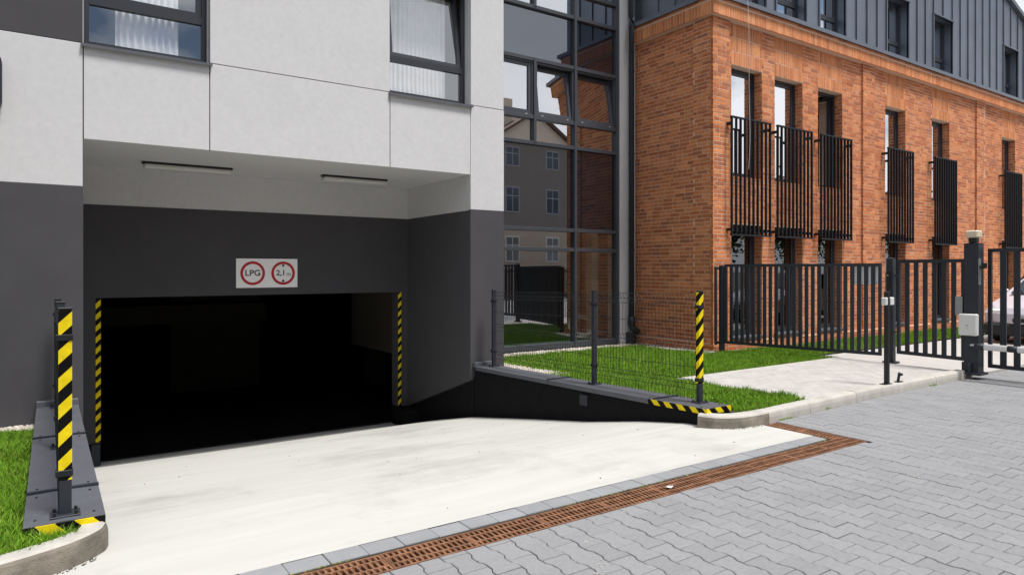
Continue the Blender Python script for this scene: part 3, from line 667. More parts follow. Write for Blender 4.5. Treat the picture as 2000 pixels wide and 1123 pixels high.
for z0, z1, split, kind in ((.085, 1.865, 0, 'g'), (1.935, 2.245, 0, 'g'), (2.315, 3.865, 0, 's'), (3.935, 4.345, 1, 'g'), (5.505, 6.425, 0, 's'), (6.495, 6.915, 1, 'g'), (6.985, 8.065, 1, 'g'), (8.135, 9.865, 0, 's')):
    for x0, x1 in cells_x(split): cw_pane(x0, x1, z0, z1, G_SP if kind == 's' else (G_CWL if z1 < 2.3 else G_CW), 'spandrel_panel' if kind == 's' else 'pane')
for (x0, x1), tilt in zip(cells_x(1), (0, 6.5, 6.5)):      # opening sashes
    z0, z1 = 4.415, 5.435; s = .06
    MB().box(x0, x0 + .035, VG - .01, VG + .08, z0, z1).box(x1 - .035, x1, VG - .01, VG + .08, z0, z1).box(x0 + .035, x1 - .035, VG - .009, VG + .079, z0, z0 + .035).box(x0 + .035, x1 - .035, VG - .009, VG + .079, z1 - .035, z1).build('sash_frame', FRAME_L, gf)
    a0, a1, h = x0 + .038, x1 - .038, z1 - z0 - .076
    sa = MB().box(a0, a0 + s, 0, .06, 0, h).box(a1 - s, a1, 0, .06, 0, h).box(a0 + s, a1 - s, .001, .059, 0, s).box(a0 + s, a1 - s, .001, .059, h - s, h).build('sash', FRAME_L, gf)
    sa.location = (0, VG + .01, z0 + .038); sa.rotation_euler = (-R(tilt), 0, 0)
    pa = B('pane', G_CW, sa, a0 + s, a1 - s, .028, .036, s, h - s)
    for hx in (a0 + .12, a1 - .12): B('hinge', WHITEP, gf, hx - .02, hx + .02, VG - .016, VG - .009, z0 + .012, z0 + .022)
B('pilaster', PILAST, gf, A3 + .02, 10.13, VG - .07, VG + .3, -.3, 9.9)
# rooms behind the glass
rmw = MB().box(UE, 10.1, 15.0, 15.1, -.2, 9.9).box(UE - .02, UE, VG + .5, 15, -.2, 9.9).box(10.05, 10.1, VG + .3, 15, -.2, 9.9).box(UE, 10.05, VG + .12, 15, 2.35, 2.6).box(UE, 10.05, VG + .12, 15, 3.5, 3.8).box(UE, 10.05, VG + .12, 15, 5.55, 6.4).box(UE, 10.05, VG + .12, 15, 8.2, 9.9)
rmw.build('room_wall', ROOMW, gf)
B('room_floor', ROOMF, gf, UE, 10.05, VG + .12, 15, -.2, .03); B('room_column', WHITEP, gf, 9.42, 9.60, VG + .5, VG + .68, .03, 2.35)
bxx = BB('counter', WHITEP, thing('counter', 'white counter standing behind the ground floor glass', 'counter'), 7.35, 7.85, VG + 1.0, VG + 1.4, .03, 1.05, b=.01)
hc = MB()
for k in range(9):
    rr = .26 + .018 * (k % 4); dz = .012 * k; ph = rnd.random()
    hc.tube([(9.2 + rr * math.cos(a + ph), VG + .55 + .10 * math.sin(a + ph) + .012 * k, .32 + rr * .85 * math.sin(a + ph) * .8 + .02 * (k % 3)) for a in np.linspace(0, 2 * math.pi, 25)], .008, 5, False)
tag(hc.build('cable_coil', HOSE), 'coil of pale cable leaning behind the ground floor glass', 'cable coil')

# ------------------------------------------------------------------ brick building
bk_t = thing('brick_building', 'orange brick house with juliet railings under a dark seamed metal storey', 'building')
UB, VBk = 10.10, 8.20; UBE = 27.0; ZC0, ZC1 = 6.20, 6.50
WINX = [(10.68, 11.62), (12.04, 13.00), (13.57, 14.51), (16.37, 17.33), (18.70, 19.68), (23.02, 23.98)]
PIL = [(10.10, 10.57), (15.31, 15.80), (21.24, 21.77), (26.4, 27.0)]
ZG0, ZG1, ZW0, ZW1 = .20, 2.38, 3.28, 5.41
REC = .045      # panels between the pilasters lie this far back
wall = MB()
def wall_back(x0, x1, yy):
    xs_ = sorted(set([x0, x1] + [c for w_ in WINX for c in w_ if x0 < c < x1])); zs_ = [-.35, ZG0, ZG1, ZW0, ZW1, 6.6]
    for i in range(len(xs_) - 1):
        for j in range(len(zs_) - 1):
            mxx = (xs_[i] + xs_[i + 1]) / 2; mz = (zs_[j] + zs_[j + 1]) / 2
            if any(a < mxx < b for a, b in WINX) and (ZG0 < mz < ZG1 or ZW0 < mz < ZW1): continue
            wall.quad((xs_[i], yy, zs_[j]), (xs_[i + 1], yy, zs_[j]), (xs_[i + 1], yy, zs_[j + 1]), (xs_[i], yy, zs_[j + 1]))
edges = [UB] + [c for p in PIL for c in p][1:]
bricks = []   # (centre, half sizes along x,y,z, material key)
BD = .03; PRO = .0035
def lay(axis, a0, a1, z0, z1, plane, out, holes=(), course=.075, blen=.25, seed=0, soldier=False):
    """lay one plane of bricks. axis 'x': plane is a y value, out=-1 faces -y.  axis 'y': plane is an x value."""
    rr = random.Random(seed); j = 0
    if soldier:
        nrow = max(1, round((z1 - z0) / .26)); rh = (z1 - z0) / nrow; n = max(1, round((a1 - a0) / .075)); st = (a1 - a0) / n
        for r in range(nrow):
            for k in range(n): emit(axis, a0 + k * st + .0065, a0 + (k + 1) * st - .0065, z0 + r * rh + .0065, z0 + (r + 1) * rh - .0065, plane, out, 1)
        return
    z = math.floor(z0 / course) * course
    while z < z1 - .02:
        b0, b1 = max(z + .0065, z0), min(z + course - .0065, z1)
        if b1 - b0 > .02:
            a = a0 - (0 if j % 2 == 0 else blen / 2 + .0) - rr.choice((0, 0, .0625))
            while a < a1:
                ln = blen if rr.random() < .8 else blen / 2
                segs = [(max(a + .006, a0 + .001), min(a + ln - .006, a1 - .001))]
                for h0, h1, hz0, hz1 in holes:
                    if b1 > hz0 + .01 and b0 < hz1 - .01:
                        ns = []
                        for s0, s1 in segs:
                            if s1 <= h0 or s0 >= h1: ns.append((s0, s1))
                            else:
                                if s0 < h0: ns.append((s0, h0))
                                if s1 > h1: ns.append((h1, s1))
                        segs = ns
                for s0, s1 in segs:
                    if s1 - s0 > .025: emit(axis, s0, s1, b0, b1, plane, out, 0)
                a += ln
        z += course; j += 1
def emit(axis, s0, s1, b0, b1, plane, out, kind):
    p = PRO + rnd.uniform(-.0015, .002); d0, d1 = (plane + out * p, plane - out * (BD - p))
    lo, hi = min(d0, d1), max(d0, d1)
    if axis == 'x': bricks.append((s0, s1, lo, hi, b0, b1, kind, axis))
    else: bricks.append((lo, hi, s0, s1, b0, b1, kind, axis))
zb = 0.13
zones = [(UB, 10.57, VBk, 1)] + [(10.57, 15.31, VBk + REC, 0), (15.31, 15.80, VBk, 1), (15.80, 21.24, VBk + REC, 0), (21.24, 21.77, VBk, 1), (21.77, 26.4, VBk + REC, 0), (26.4, 27, VBk, 1)]
for qi, (x0, x1, yy, pil) in enumerate(zones):
    wall_back(x0, x1, yy)
    if pil: wall.quad((x0, yy, -.35), (x0, yy + REC, -.35), (x0, yy + REC, 6.6), (x0, yy, 6.6)); wall.quad((x1, yy, -.35), (x1, yy, 6.6), (x1, yy + REC, 6.6), (x1, yy + REC, -.35))
    holes = [(a, b, ZG0, ZG1) for a, b in WINX if x0 < a < x1] + [(a, b, ZW0, ZC0) for a, b in WINX if x0 < a < x1]
    lay('x', x0, x1, zb, ZC0, yy, -1, holes, seed=qi + 5)
    if pil: lay('y', yy - .004, yy + REC - .012, zb, ZC0, x0, -1, (), seed=qi + 40)
    for a, b in WINX:
        if x0 < a < x1: lay('x', a, b, ZW1, ZC0, yy, -1, soldier=True)
# plinth course, front
wall.box(UB - .03, UBE, VBk - .03, VBk + .2, -.35, zb - .008); lay('x', UB - .03, UBE, -.2, zb, VBk - .03, -1, (), seed=77)
wall.box(UB - .03, UB + .2, VBk - .03, VG - .08, -.351, zb - .009); lay('y', VBk - .035, VG - .08, -.2, zb, UB - .03, -1, (), seed=78)
# side wall: corner pilaster, then a recessed field
wall.quad((UB, VBk, -.35), (UB, VBk, 6.6), (UB, 8.66, 6.6), (UB, 8.66, -.35)); wall.quad((UB + REC, 8.66, -.35), (UB + REC, 8.66, 6.6), (UB + REC, VG + .4, 6.6), (UB + REC, VG + .4, -.35))
wall.quad((UB, 8.66, -.35), (UB, 8.66, 6.6), (UB + REC, 8.66, 6.6), (UB + REC, 8.66, -.35))
lay('y', VBk - .005, 8.66, zb, ZC0, UB, -1, (), seed=90); lay('y', 8.662, VG - .01, zb, ZC0, UB + REC, -1, (), seed=91)
# window reveals
for a, b in WINX:
    for z0, z1 in ((ZG0, ZG1), (ZW0, ZW1)):
        wall.quad((b + .004, VBk + REC, z0), (b + .004, VBk + REC, z1), (b + .004, VBk + .5, z1), (b + .004, VBk + .5, z0)); wall.quad((a - .004, VBk + REC, z0), (a - .004, VBk + .5, z0), (a - .004, VBk + .5, z1), (a - .004, VBk + REC, z1))
        wall.quad((a, VBk + REC, z1), (a, VBk + .5, z1), (b, VBk + .5, z1), (b, VBk + REC, z1)); wall.quad((a, VBk + REC, z0), (b, VBk + REC, z0), (b, VBk + .5, z0), (a, VBk + .5, z0))
        lay('x', a, b, z0 - .07, z0 + .004, VBk + REC - .004, -1, (), course=.08, seed=2) if False else None
        lay('y', VBk + REC - .006, VBk + REC + .20, z0, z1, b + .004, -1, (), blen=.2, seed=int(a * 10)); lay('y', VBk + REC - .006, VBk + REC + .20, z0, z1, a - .004, 1, (), blen=.2, seed=int(a * 10) + 1)
# cornice: two stepped bands of soldiers
CO = .10
wall.box(UB - CO, UBE, VBk - CO, VBk + .1, ZC0 + .01, ZC1 - .004); lay('x', UB - CO, UBE, ZC0, ZC1 - .06, VBk - CO, -1, soldier=True)
wall.box(UB - CO + .001, UB + .1, VBk - CO + .001, VG - .05, ZC0 + .011, ZC1 - .005); lay('y', VBk - CO - .004, VG - .05, ZC0, ZC1 - .06, UB - CO, -1, soldier=True)
lay('x', UB - CO - .02, UBE, ZC1 - .053, ZC1, VBk - CO - .02, -1, (), course=.066, seed=3); lay('y', VBk - CO - .024, VG - .05, ZC1 - .053, ZC1, UB - CO - .02, -1, (), course=.066, seed=4)
wall_o = wall.build('wall', MORTAR, bk_t)
# the 300 bricks that show largest become single bricks, the others one mass
def show(b_):
    cx, cy, cz_ = (b_[0] + b_[1]) / 2, (b_[2] + b_[3]) / 2, (b_[4] + b_[5]) / 2; p = proj(cx, cy, cz_)
    if not p or not (0 < p[0] < 2000 and 0 < p[1] < 1123): return 0
    wd = (b_[1] - b_[0]) * SN if b_[7] == 'x' else (b_[3] - b_[2]) * CS * 1.15
    return wd * (b_[5] - b_[4]) / p[2] ** 2
order = sorted(range(len(bricks)), key=lambda i: -show(bricks[i])); single = set(order[:300])
um = MB().bbox(-.5, .5, -.5, .5, -.5, .5, b=.03).mesh('brick'); um.materials.append(BRICK)
us = um.copy(); us.materials.clear(); us.materials.append(BRICK_S)
mass = {0: MB(), 1: MB()}
for i, b_ in enumerate(bricks):
    if i in single:
        o = link('brick', us if b_[6] else um, None, wall_o); o.location = ((b_[0] + b_[1]) / 2, (b_[2] + b_[3]) / 2, (b_[4] + b_[5]) / 2); o.scale = (b_[1] - b_[0], b_[3] - b_[2], b_[5] - b_[4])
    else:
        if not (-100 < (proj((b_[0] + b_[1]) / 2, b_[2], b_[4]) or (9e9,))[0] < 2500): continue
        mass[b_[6]].box(*b_[:6])
tag(mass[0].build('bricks', BRICK, wall_o), kind='stuff'); tag(mass[1].build('soldier_bricks', BRICK_S, wall_o), kind='stuff')
# windows in the brick
def brick_window(a, b, z0, z1, yf, tilt=0, sill=False, open_dark=False):
    wd = bpy.data.objects.new('window', None); col.objects.link(wd); wd.parent = bk_t; f = .06
    MB().box(a, a + f, yf, yf + .07, z0, z1).box(b - f, b, yf, yf + .07, z0, z1).box(a + f, b - f, yf + .001, yf + .069, z0, z0 + f).box(a + f, b - f, yf + .001, yf + .069, z1 - f, z1).build('frame', FRAME, wd)
    if not open_dark:
        MB().box(a + f + .003, a + 2 * f, yf + .012, yf + .065, z0 + f + .003, z1 - f - .003).box(b - 2 * f, b - f - .003, yf + .012, yf + .065, z0 + f + .003, z1 - f - .003).box(a + 2 * f, b - 2 * f, yf + .013, yf + .064, z0 + f + .003, z0 + 2 * f).box(a + 2 * f, b - 2 * f, yf + .013, yf + .064, z1 - 2 * f, z1 - f - .003).build('sash', FRAME, wd)
        B('pane', G_BRL if sill else G_BR, wd, a + 2 * f, b - 2 * f, yf + .03, yf + .038, z0 + 2 * f, z1 - 2 * f)
    else:
        sa = MB().box(0, f, 0, .06, 0, z1 - z0 - .13).box(.7, .7 + f, 0, .06, 0, z1 - z0 - .13).box(f, .7, .001, .059, 0, f).box(f, .7, .001, .059, z1 - z0 - .13 - f, z1 - z0 - .13).build('sash', FRAME, wd)
        sa.location = (b - f - .02, yf + .06, z0 + .065); sa.rotation_euler = (0, 0, R(105)); B('pane', G_BR, sa, f, .7, .028, .036, f, z1 - z0 - .13 - f)
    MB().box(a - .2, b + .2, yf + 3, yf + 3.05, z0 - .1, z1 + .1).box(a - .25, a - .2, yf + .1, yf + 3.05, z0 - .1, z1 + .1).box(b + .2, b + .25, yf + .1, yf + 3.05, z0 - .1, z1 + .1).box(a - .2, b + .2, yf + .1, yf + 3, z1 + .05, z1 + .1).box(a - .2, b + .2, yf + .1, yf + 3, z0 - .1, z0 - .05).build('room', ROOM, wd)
    if not sill: MB().box(a - .0, b + .0, VBk + REC - .012, yf, z0 - .03, z0 + .012).build('sill', BRICK_S, wd)
    if sill: MB().box(a - .03, b + .03, VBk - .06, yf, z0 + .004, z0 + .030).build('sill', CAPM, wd)
for i, (a, b) in enumerate(WINX):
    brick_window(a, b, ZW0, ZW1, VBk + REC + .17, open_dark=(i == 2)); brick_window(a, b, ZG0, ZG1, VBk + REC + .17, sill=True)
    rl = bpy.data.objects.new('railing', None); col.objects.link(rl); rl.parent = bk_t
    c = (11.08, 12.50, 14.02, 16.80, 19.12, 23.42)[i]; x0, x1 = c - .605, c + .605; yr = VBk - .11; z0, z1 = 2.15, 4.38
    for zz in (z0, z1 - .03): B('rail', ANTH_D, rl, x0, x1, yr - .025, yr + .025, zz, zz + .03)
    nb = 10
    bm = MB().box(-.010, .010, yr - .026, yr + .02, z0 + .031, z1 - .031).mesh('bar'); bm.materials.append(ANTH_D)
    for k in range(nb): o = link('bar', bm, None, rl); o.location = (x0 + .02 + (x1 - x0 - .04) * k / (nb - 1), 0, 0)
    for zz in (z0 + .09, z1 - .16):
        for xx in (x0 + .03, x1 - .03): B('bracket', ANTH_D, rl, xx - .03, xx + .03, yr + .021, VBk + REC, zz, zz + .05)
    MB().box(x0 + .02, x1 - .02, yr + .021, yr + .032, 2.24, 2.29).build('bar_clamp', ANTH_D, rl)
# metal storey: flashing, panels with seams, windows
B('flashing', CLAD, bk_t, UB - .17, UBE, VBk - .17, VBk + .3, ZC1 + .004, ZC1 + .085); B('flashing', CLAD, bk_t, UB - .17, UB + .3, VBk + .3, VG - .02, ZC1 + .004, ZC1 + .085)
def ztop(x): return min(11.2, 9.45 - .33 * (x - 23.2))
YC = VBk - .0; ZB = ZC1 + .086; DT, DB = 8.05, 6.63
def clad_panel(x0, x1, z0, za, zb_):
    m_ = MB(); m_.v = [(x0, YC, z0), (x1, YC, z0), (x1, YC, zb_), (x0, YC, za), (x0, YC + .03, z0), (x1, YC + .03, z0), (x1, YC + .03, zb_), (x0, YC + .03, za)]
    m_.f = [(0, 1, 2, 3), (7, 6, 5, 4), (1, 0, 4, 5), (2, 1, 5, 6), (3, 2, 6, 7), (0, 3, 7, 4)]; m_.build('cladding_panel', CLAD, bk_t)
    s = MB(); s.v = [(x1 - .006, YC - .028, z0), (x1 + .006, YC - .028, z0), (x1 + .006, YC - .028, zb_), (x1 - .006, YC - .028, zb_), (x1 - .006, YC + .02, z0), (x1 + .006, YC + .02, z0), (x1 + .006, YC + .02, zb_), (x1 - .006, YC + .02, zb_)]
    s.f = [(0, 1, 2, 3), (1, 0, 4, 5), (2, 1, 5, 6), (3, 2, 6, 7), (0, 3, 7, 4)]; s.build('seam', CLAD, bk_t)
brk = [UB]
DW = [(10.62, 11.68)] + [(a - .02, b + .05) for a, b in WINX[1:]]
prev = UB
for a, b in DW + [(UBE, UBE)]:
    n = max(1, round((a - prev) / .44))
    for k in range(n): x0 = prev + (a - prev) * k / n; x1 = prev + (a - prev) * (k + 1) / n; clad_panel(x0, x1, ZB, ztop(x0), ztop(x1))
    if b > a:
        for k in range(2): x0 = a + (b - a) * k / 2; x1 = a + (b - a) * (k + 1) / 2; clad_panel(x0, x1, DT, ztop(x0), ztop(x1))
        yf = YC + .21
        MB().box(a - .03, a, YC - .03, yf + .06, DB, DT).box(b, b + .03, YC - .03, yf + .06, DB, DT).box(a - .03, b + .03, YC - .05, yf + .06, DT, DT + .03).box(a, b, YC + .0, yf, ZB, DB + .02).build('dormer_lining', CLAD, bk_t)
        wd = bpy.data.objects.new('window', None); col.objects.link(wd); wd.parent = bk_t; f = .06; zt = 7.02
        MB().box(a, a + f, yf, yf + .07, DB, DT).box(b - f, b, yf, yf + .07, DB, DT).box(a + f, b - f, yf + .001, yf + .069, DB, DB + f).box(a + f, b - f, yf + .001, yf + .069, DT - f, DT).box(a + f, b - f, yf - .002, yf + .069, zt, zt + .10).build('frame', FRAME, wd)
        B('pane', G_BR, wd, a + f, b - f, yf + .03, yf + .038, DB + f, zt); B('pane', G_BR, wd, a + f, b - f, yf + .03, yf + .038, zt + .1, DT - f)
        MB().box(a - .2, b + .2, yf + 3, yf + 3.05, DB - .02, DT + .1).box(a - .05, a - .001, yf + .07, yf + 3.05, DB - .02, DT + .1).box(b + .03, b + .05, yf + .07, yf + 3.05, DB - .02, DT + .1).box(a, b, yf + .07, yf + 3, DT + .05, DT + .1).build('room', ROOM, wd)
    prev = b
def side_panel(y0, y1):
    B('cladding_panel', CLAD, bk_t, UB - .0, UB + .03, y0, y1, ZB, 11.2); B('seam', CLAD, bk_t, UB - .028, UB + .02, y1 - .006, y1 + .006, ZB, 11.2)
for k in range(6): side_panel(VBk + .031 + k * .44, VBk + .031 + (k + 1) * .44)
rf = MB(); rf.v = [(UB - .1, VBk - .1, 11.2), (17.9, VBk - .1, 11.2), (UBE + .1, VBk - .1, ztop(UBE)), (UBE + .1, 22, ztop(UBE)), (17.9, 22, 11.2), (UB - .1, 22, 11.2)]
rf.v += [(a, b, c + .12) for a, b, c in rf.v]; rf.f = [(0, 1, 4, 5), (1, 2, 3, 4), (6, 11, 10, 7), (7, 10, 9, 8), (0, 6, 7, 1), (1, 7, 8, 2), (2, 8, 9, 3), (3, 9, 10, 4), (4, 10, 11, 5), (5, 11, 6, 0)]
rf.build('roof', CLAD, bk_t)
B('end_wall', BRICK, bk_t, UBE, UBE + .3, VBk, 22, -.3, 8.1)
# downpipe
dp = thing('downpipe', 'dark rain pipe with a bend at the cornice in the brick corner', 'downpipe')
MB().tube([(9.94, VG - .14, 9.6), (9.94, VG - .14, 6.75), (9.93, VG - .16, 6.62), (9.87, VG - .22, 6.50), (9.87, VG - .22, 6.15), (9.93, VG - .16, 6.02), (9.95, VG - .14, 5.9), (9.95, VG - .14, .42)], .055, 12).build('pipe', ANTH, dp, True)
MB().tube([(9.95, VG - .14, .55), (9.95, VG - .14, .40), (9.96, VG - .18, .30), (10.0, VG - .30, .22)], [.07, .075, .07, .055], 12).build('boot', BLACKM, dp, True); BB('gully', BLACKM, dp, 9.84, 9.98, VG - .26, VG - .08, -.12, .22)
for z in (1.9, 3.9, 5.6): MB().tube([(9.95, VG - .14, z), (9.95, VG - .14, z + .04)], .063, 12).build('clip', ANTH, dp)
# thin cable in front of the first window
cb = MB().tube([(10.86 + .03 * math.sin(z * 1.7), VBk - .22 + .015 * math.sin(z * 2.9), z) for z in np.linspace(9.5, 3.4, 26)], .004, 5)
tag(cb.build('hanging_cable', WHITEP), 'thin pale cable hanging loose before the corner window', 'cable')
# ------------------------------------------------------------------ ramp walls with metal caps
def ramp_wall(label, x0, x1, tape_side):
    t = thing('retaining_wall', label, 'wall'); ya, yb = 4.33, 8.68; za, zb_ = .155, .06
    def zc(y): return za + (zb_ - za) * (y - ya) / (yb - ya)
    m_ = MB(); i0, i1 = x0 + .03, x1 - .03; P = [(ya + .03, -.3), (yb + .01, -1.6), (yb + .01, zc(yb) - .012), (ya + .03, zc(ya) - .012)]
    m_.v = [(i0, a, b) for a, b in P] + [(i1, a, b) for a, b in P]; m_.f = [(0, 1, 2, 3)[::-1], (4, 5, 6, 7), (0, 1, 5, 4), (1, 2, 6, 5), (2, 3, 7, 6), (3, 0, 4, 7)]
    m_.build('wall', PLINTH, t)
    cuts = [ya, 5.02, 6.85, yb - .06]
    for a, b in zip(cuts, cuts[1:]):
        s = MB(); th = .012; lip = .05
        def ring(y): z = zc(y); return [(x0, y, z - lip), (x0, y, z + .003), ((x0 + x1) / 2, y, z + .008), (x1, y, z + .003), (x1, y, z - lip)]
        n = 6; ys_ = [a + .004 + (b - a - .008) * k / n for k in range(n + 1)]
        for y in ys_: s.v += [(p[0], p[1], p[2] + (rnd.uniform(-.003, .003) if 0 < q < 4 and y not in (ys_[0], ys_[-1]) else 0)) for q, p in enumerate(ring(y))]
        for k in range(n):
            for q in range(4): s.f.append((k * 5 + q, k * 5 + q + 1, (k + 1) * 5 + q + 1, (k + 1) * 5 + q))
        e = len(s.v); s.f.append((0, 1, 2, 3, 4)); s.f.append(tuple(n * 5 + q for q in (4, 3, 2, 1, 0)))
        sh = s.build('cap_sheet', CAPM, t)
        if b < yb - .1: MB().obar((x0 - .002, b, zc(b) + .008), (x1 + .002, b, zc(b) + .008), .032, .02).build('cap_seam', ANTH, t)
        for qx in (x0 + .05, x1 - .05):
            for qy in (a + .10, b - .10): MB().tube([(qx, qy, zc(qy) + .002), (qx, qy, zc(qy) + .010)], .007, 6).build('screw', BLACKM, t)
    BB('flashing', CAPM, t, x0, x1, yb - .06, yb + .015, zc(yb) - .01, zc(yb) + .065, b=.004)
    B('hazard_tape', TAPE_CAP, t, x0 + .002, x1 - .002, ya - .004, ya + .003, zc(ya) - .05, zc(ya) + .002)
    if tape_side:
        q = MB(); yy = 5.1; X = x0 - .003
        q.quad((X, yy, zc(yy) - .05), (X, ya, zc(ya) - .05), (X, ya, zc(ya) + .004), (X, yy, zc(yy) + .004)); q.build('hazard_tape', TAPE_CAP, t)
        MB().bbox(x0 + .012, x0 + .032, 6.10, 6.24, -.11, .02, b=.004).build('vent_plate', ANTH, t)
    return zc
zc = ramp_wall('low black ramp wall with metal cap beside the small lawn and striped post', -.116, .254, False)
ramp_wall('low black ramp wall with metal cap below the glazed facade lawn', 5.235, 5.605, True)

# ------------------------------------------------------------------ mesh fences
def fence_post(t, x, y, z, h, tape):
    p = BB('post', ANTH, t, x - .03, x + .03, y - .02, y + .02, z, z + h, b=.004)
    BB('cap', BLACKM, p, x - .033, x + .033, y - .023, y + .023, z + h, z + h + .012, b=.003)
    BB('base_plate', ANTH, p, x - .07, x + .07, y - .06, y + .06, z + .006, z + .016, b=.002)
    for a in (-.05, .05):
        for b in (-.042, .042): MB().tube([(x + a, y + b, z + .016), (x + a, y + b, z + .032)], .009, 6).build('bolt', BLACKM, p)
    for zz in (z + h - .17, z + .22): BB('clamp', ANTH_D, p, x - .045, x + .036, y - .027, y + .027, zz, zz + .035, b=.003)
    if tape: MB().box(x - .0315, x + .0315, y - .0215, y + .0215, z + .20, z + h - .004).build('hazard_tape', TAPE_POST, p)
def mesh_panel(t, x, ya, yb):
    m_ = MB(); y0, y1 = min(ya, yb) + .02, max(ya, yb) - .02; r = .0026; H = 1.115
    bends = [H - .06, H - .52, H - .93]
    def dx(z):
        for b in bends:
            if abs(z - b) < .05: return .03 * (1 - abs(z - b) / .05)
        return 0
    n = int((y1 - y0) / .05)
    for k in range(n + 1):
        y = y0 + (y1 - y0) * k / n; zz = sorted([.03, H] + [q for b in bends for q in (b - .05, b, b + .05)])
        m_.tube([(x + dx(z), y, zc(y) + z) for z in zz], r, 4, False)
    for z in [H, H - .11, H - .30, H - .47, H - .57, H - .75, H - .88, H - .98, H - .06, H - .52, H - .93]:
        m_.tube([(x + dx(z) + .005, y0, zc(y0) + z), (x + dx(z) + .005, y1, zc(y1) + z)], r, 4, False)
    m_.build('mesh_panel', ANTH_D, t)
def fence(label, x, ys_, tape_first):
    t = thing('mesh_fence', label, 'fence')
    for k, y in enumerate(ys_): fence_post(t, x, y, zc(y) + .002, 1.13, k == 0)
    for a, b in zip(ys_, ys_[1:]): mesh_panel(t, x - .03 if x < 1 else x - .035, a, b)
fence('dark wire mesh fence on the wall cap along the small lawn', .07, [4.45, 6.35, 8.50], True)
fence('dark wire mesh fence on the wall cap before the glazed facade', 5.46, [4.60, 6.21, 8.46], True)

# ------------------------------------------------------------------ gates
def gate_leaf(name, label, p, q, z0, z1, nbars, bw, m=ANTH, frame=.05, group=None):
    t = thing(name, label, 'gate', group=group); p = Vector((*p, 0)); q = Vector((*q, 0)); d = (q - p).normalized()
    for z in (z0 + .025, z1 - .025): MB().obar(p + Vector((0, 0, z)), q + Vector((0, 0, z)), .04, .05).build('frame_rail', m, t)
    for e, s in ((p, 1), (q, -1)): st = MB().obar(e + Vector((0, 0, (z0 + z1) / 2)), e + d * .045 * s + Vector((0, 0, (z0 + z1) / 2)), .042, z1 - z0 - .102); st.build('stile', m, t)
    Ln = (q - p).length; bm = None
    for k in range(1, nbars + 1):
        c = p + d * (.02 + (Ln - .04) * k / (nbars + 1)); zz = Vector((0, 0, (z0 + z1) / 2))
        MB().obar(c - d * bw / 2 + zz, c + d * bw / 2 + zz, .022, z1 - z0 - .101).build('bar', m, t)
    return t
def square_post(name, label, x, y, z0, z1, s, m=ANTH, cat='post'):
    t = thing(name, label, cat); BB('shaft', m, t, x - s / 2, x + s / 2, y - s / 2, y + s / 2, z0, z1, b=.006)
    c = MB(); c.v = [(x - s / 2 - .004, y - s / 2 - .004, z1), (x + s / 2 + .004, y - s / 2 - .004, z1), (x + s / 2 + .004, y + s / 2 + .004, z1), (x - s / 2 - .004, y + s / 2 + .004, z1), (x, y, z1 + .02)]; c.f = [(0, 1, 4), (1, 2, 4), (2, 3, 4), (3, 0, 4), (3, 2, 1, 0)]; c.build('cap', m, t)
    BB('base_plate', m, t, x - s / 2 - .04, x + s / 2 + .04, y - s / 2 - .04, y + s / 2 + .04, z0 - .02, z0 + .012, b=.003); return t
P1, P2, P3 = (10.10, 8.00), (10.70, 5.30), (10.60, 4.13)
t1 = square_post('gate_post', 'slim dark steel gate post in front of the brick corner', *P1, -.02, 1.58, .08)
B('side_bar', ANTH, t1, P1[0] - .15, P1[0] - .10, P1[1] + .02, P1[1] + .05, .15, 1.57); B('side_rail', ANTH, t1, P1[0] - .10, P1[0] - .042, P1[1] + .022, P1[1] + .048, 1.51, 1.56); B('side_rail', ANTH, t1, P1[0] - .10, P1[0] - .042, P1[1] + .022, P1[1] + .048, .16, .21)
t2 = square_post('gate_post', 'dark steel post between wide gate leaf and narrow wicket gate', *P2, .09, 1.68, .10)
for z in (.55, 1.42):
    MB().tube([(P2[0] + .02, P2[1] - .05, z), (P2[0] + .02, P2[1] - .13, z)], .012, 8).build('hinge', BLACKM, t2); MB().tube([(P2[0] - .05, P2[1] + .0, z), (P2[0] - .09, P2[1] + .02, z)], .010, 8).build('hinge', STEEL, t2)
BB('lock_case', BLACKM, t2, P2[0] - .07, P2[0] - .052, P2[1] - .02, P2[1] + .03, 1.22, 1.5, b=.004)
d12 = (Vector(P2) - Vector(P1)).normalized()
gate_leaf('gate_leaf', 'wide dark steel gate leaf with flat bars across the path', (P1[0] + d12.x * .06, P1[1] + d12.y * .06), (P2[0] - d12.x * .13, P2[1] - d12.y * .13), .175, 1.61, 24, .058)
nb_ = thing('notice_board', 'plain white notice sheet fixed behind bars of the wide gate leaf', 'notice')
s0 = Vector(P1) + d12 * 2.20; s1 = Vector(P1) + d12 * 2.58; off = Vector((.04, .012))
MB().obar((s0.x + off.x, s0.y + off.y, 1.435), (s1.x + off.x, s1.y + off.y, 1.435), .008, .31).build('sheet', SIGNW, nb_)
d23 = (Vector(P3) - Vector(P2)).normalized()
gate_leaf('wicket_gate', 'narrow dark steel wicket gate between two posts', (P2[0] + d23.x * .10, P2[1] + d23.y * .10), (P3[0] - d23.x * .11, P3[1] - d23.y * .11), .23, 1.66, 6, .062)
lk = MB().bbox(P3[0] - .045, P3[0] + .045, P3[1] + .12, P3[1] + .22, .87, 1.13, b=.006); tag(lk.build('gate_lock', STEEL), 'grey lock box on the wicket gate beside the thick post', 'lock')
t3 = square_post('gate_pillar', 'thick dark steel gate pillar at the kerb end', *P3, .08, 1.87, .18, cat='pillar')
BB('gusset', ANTH, t3, P3[0] - .16, P3[0] - .091, P3[1] - .012, P3[1] + .012, .09, .22); BB('gusset', ANTH, t3, P3[0] - .012, P3[0] + .012, P3[1] + .091, P3[1] + .15, .09, .22)
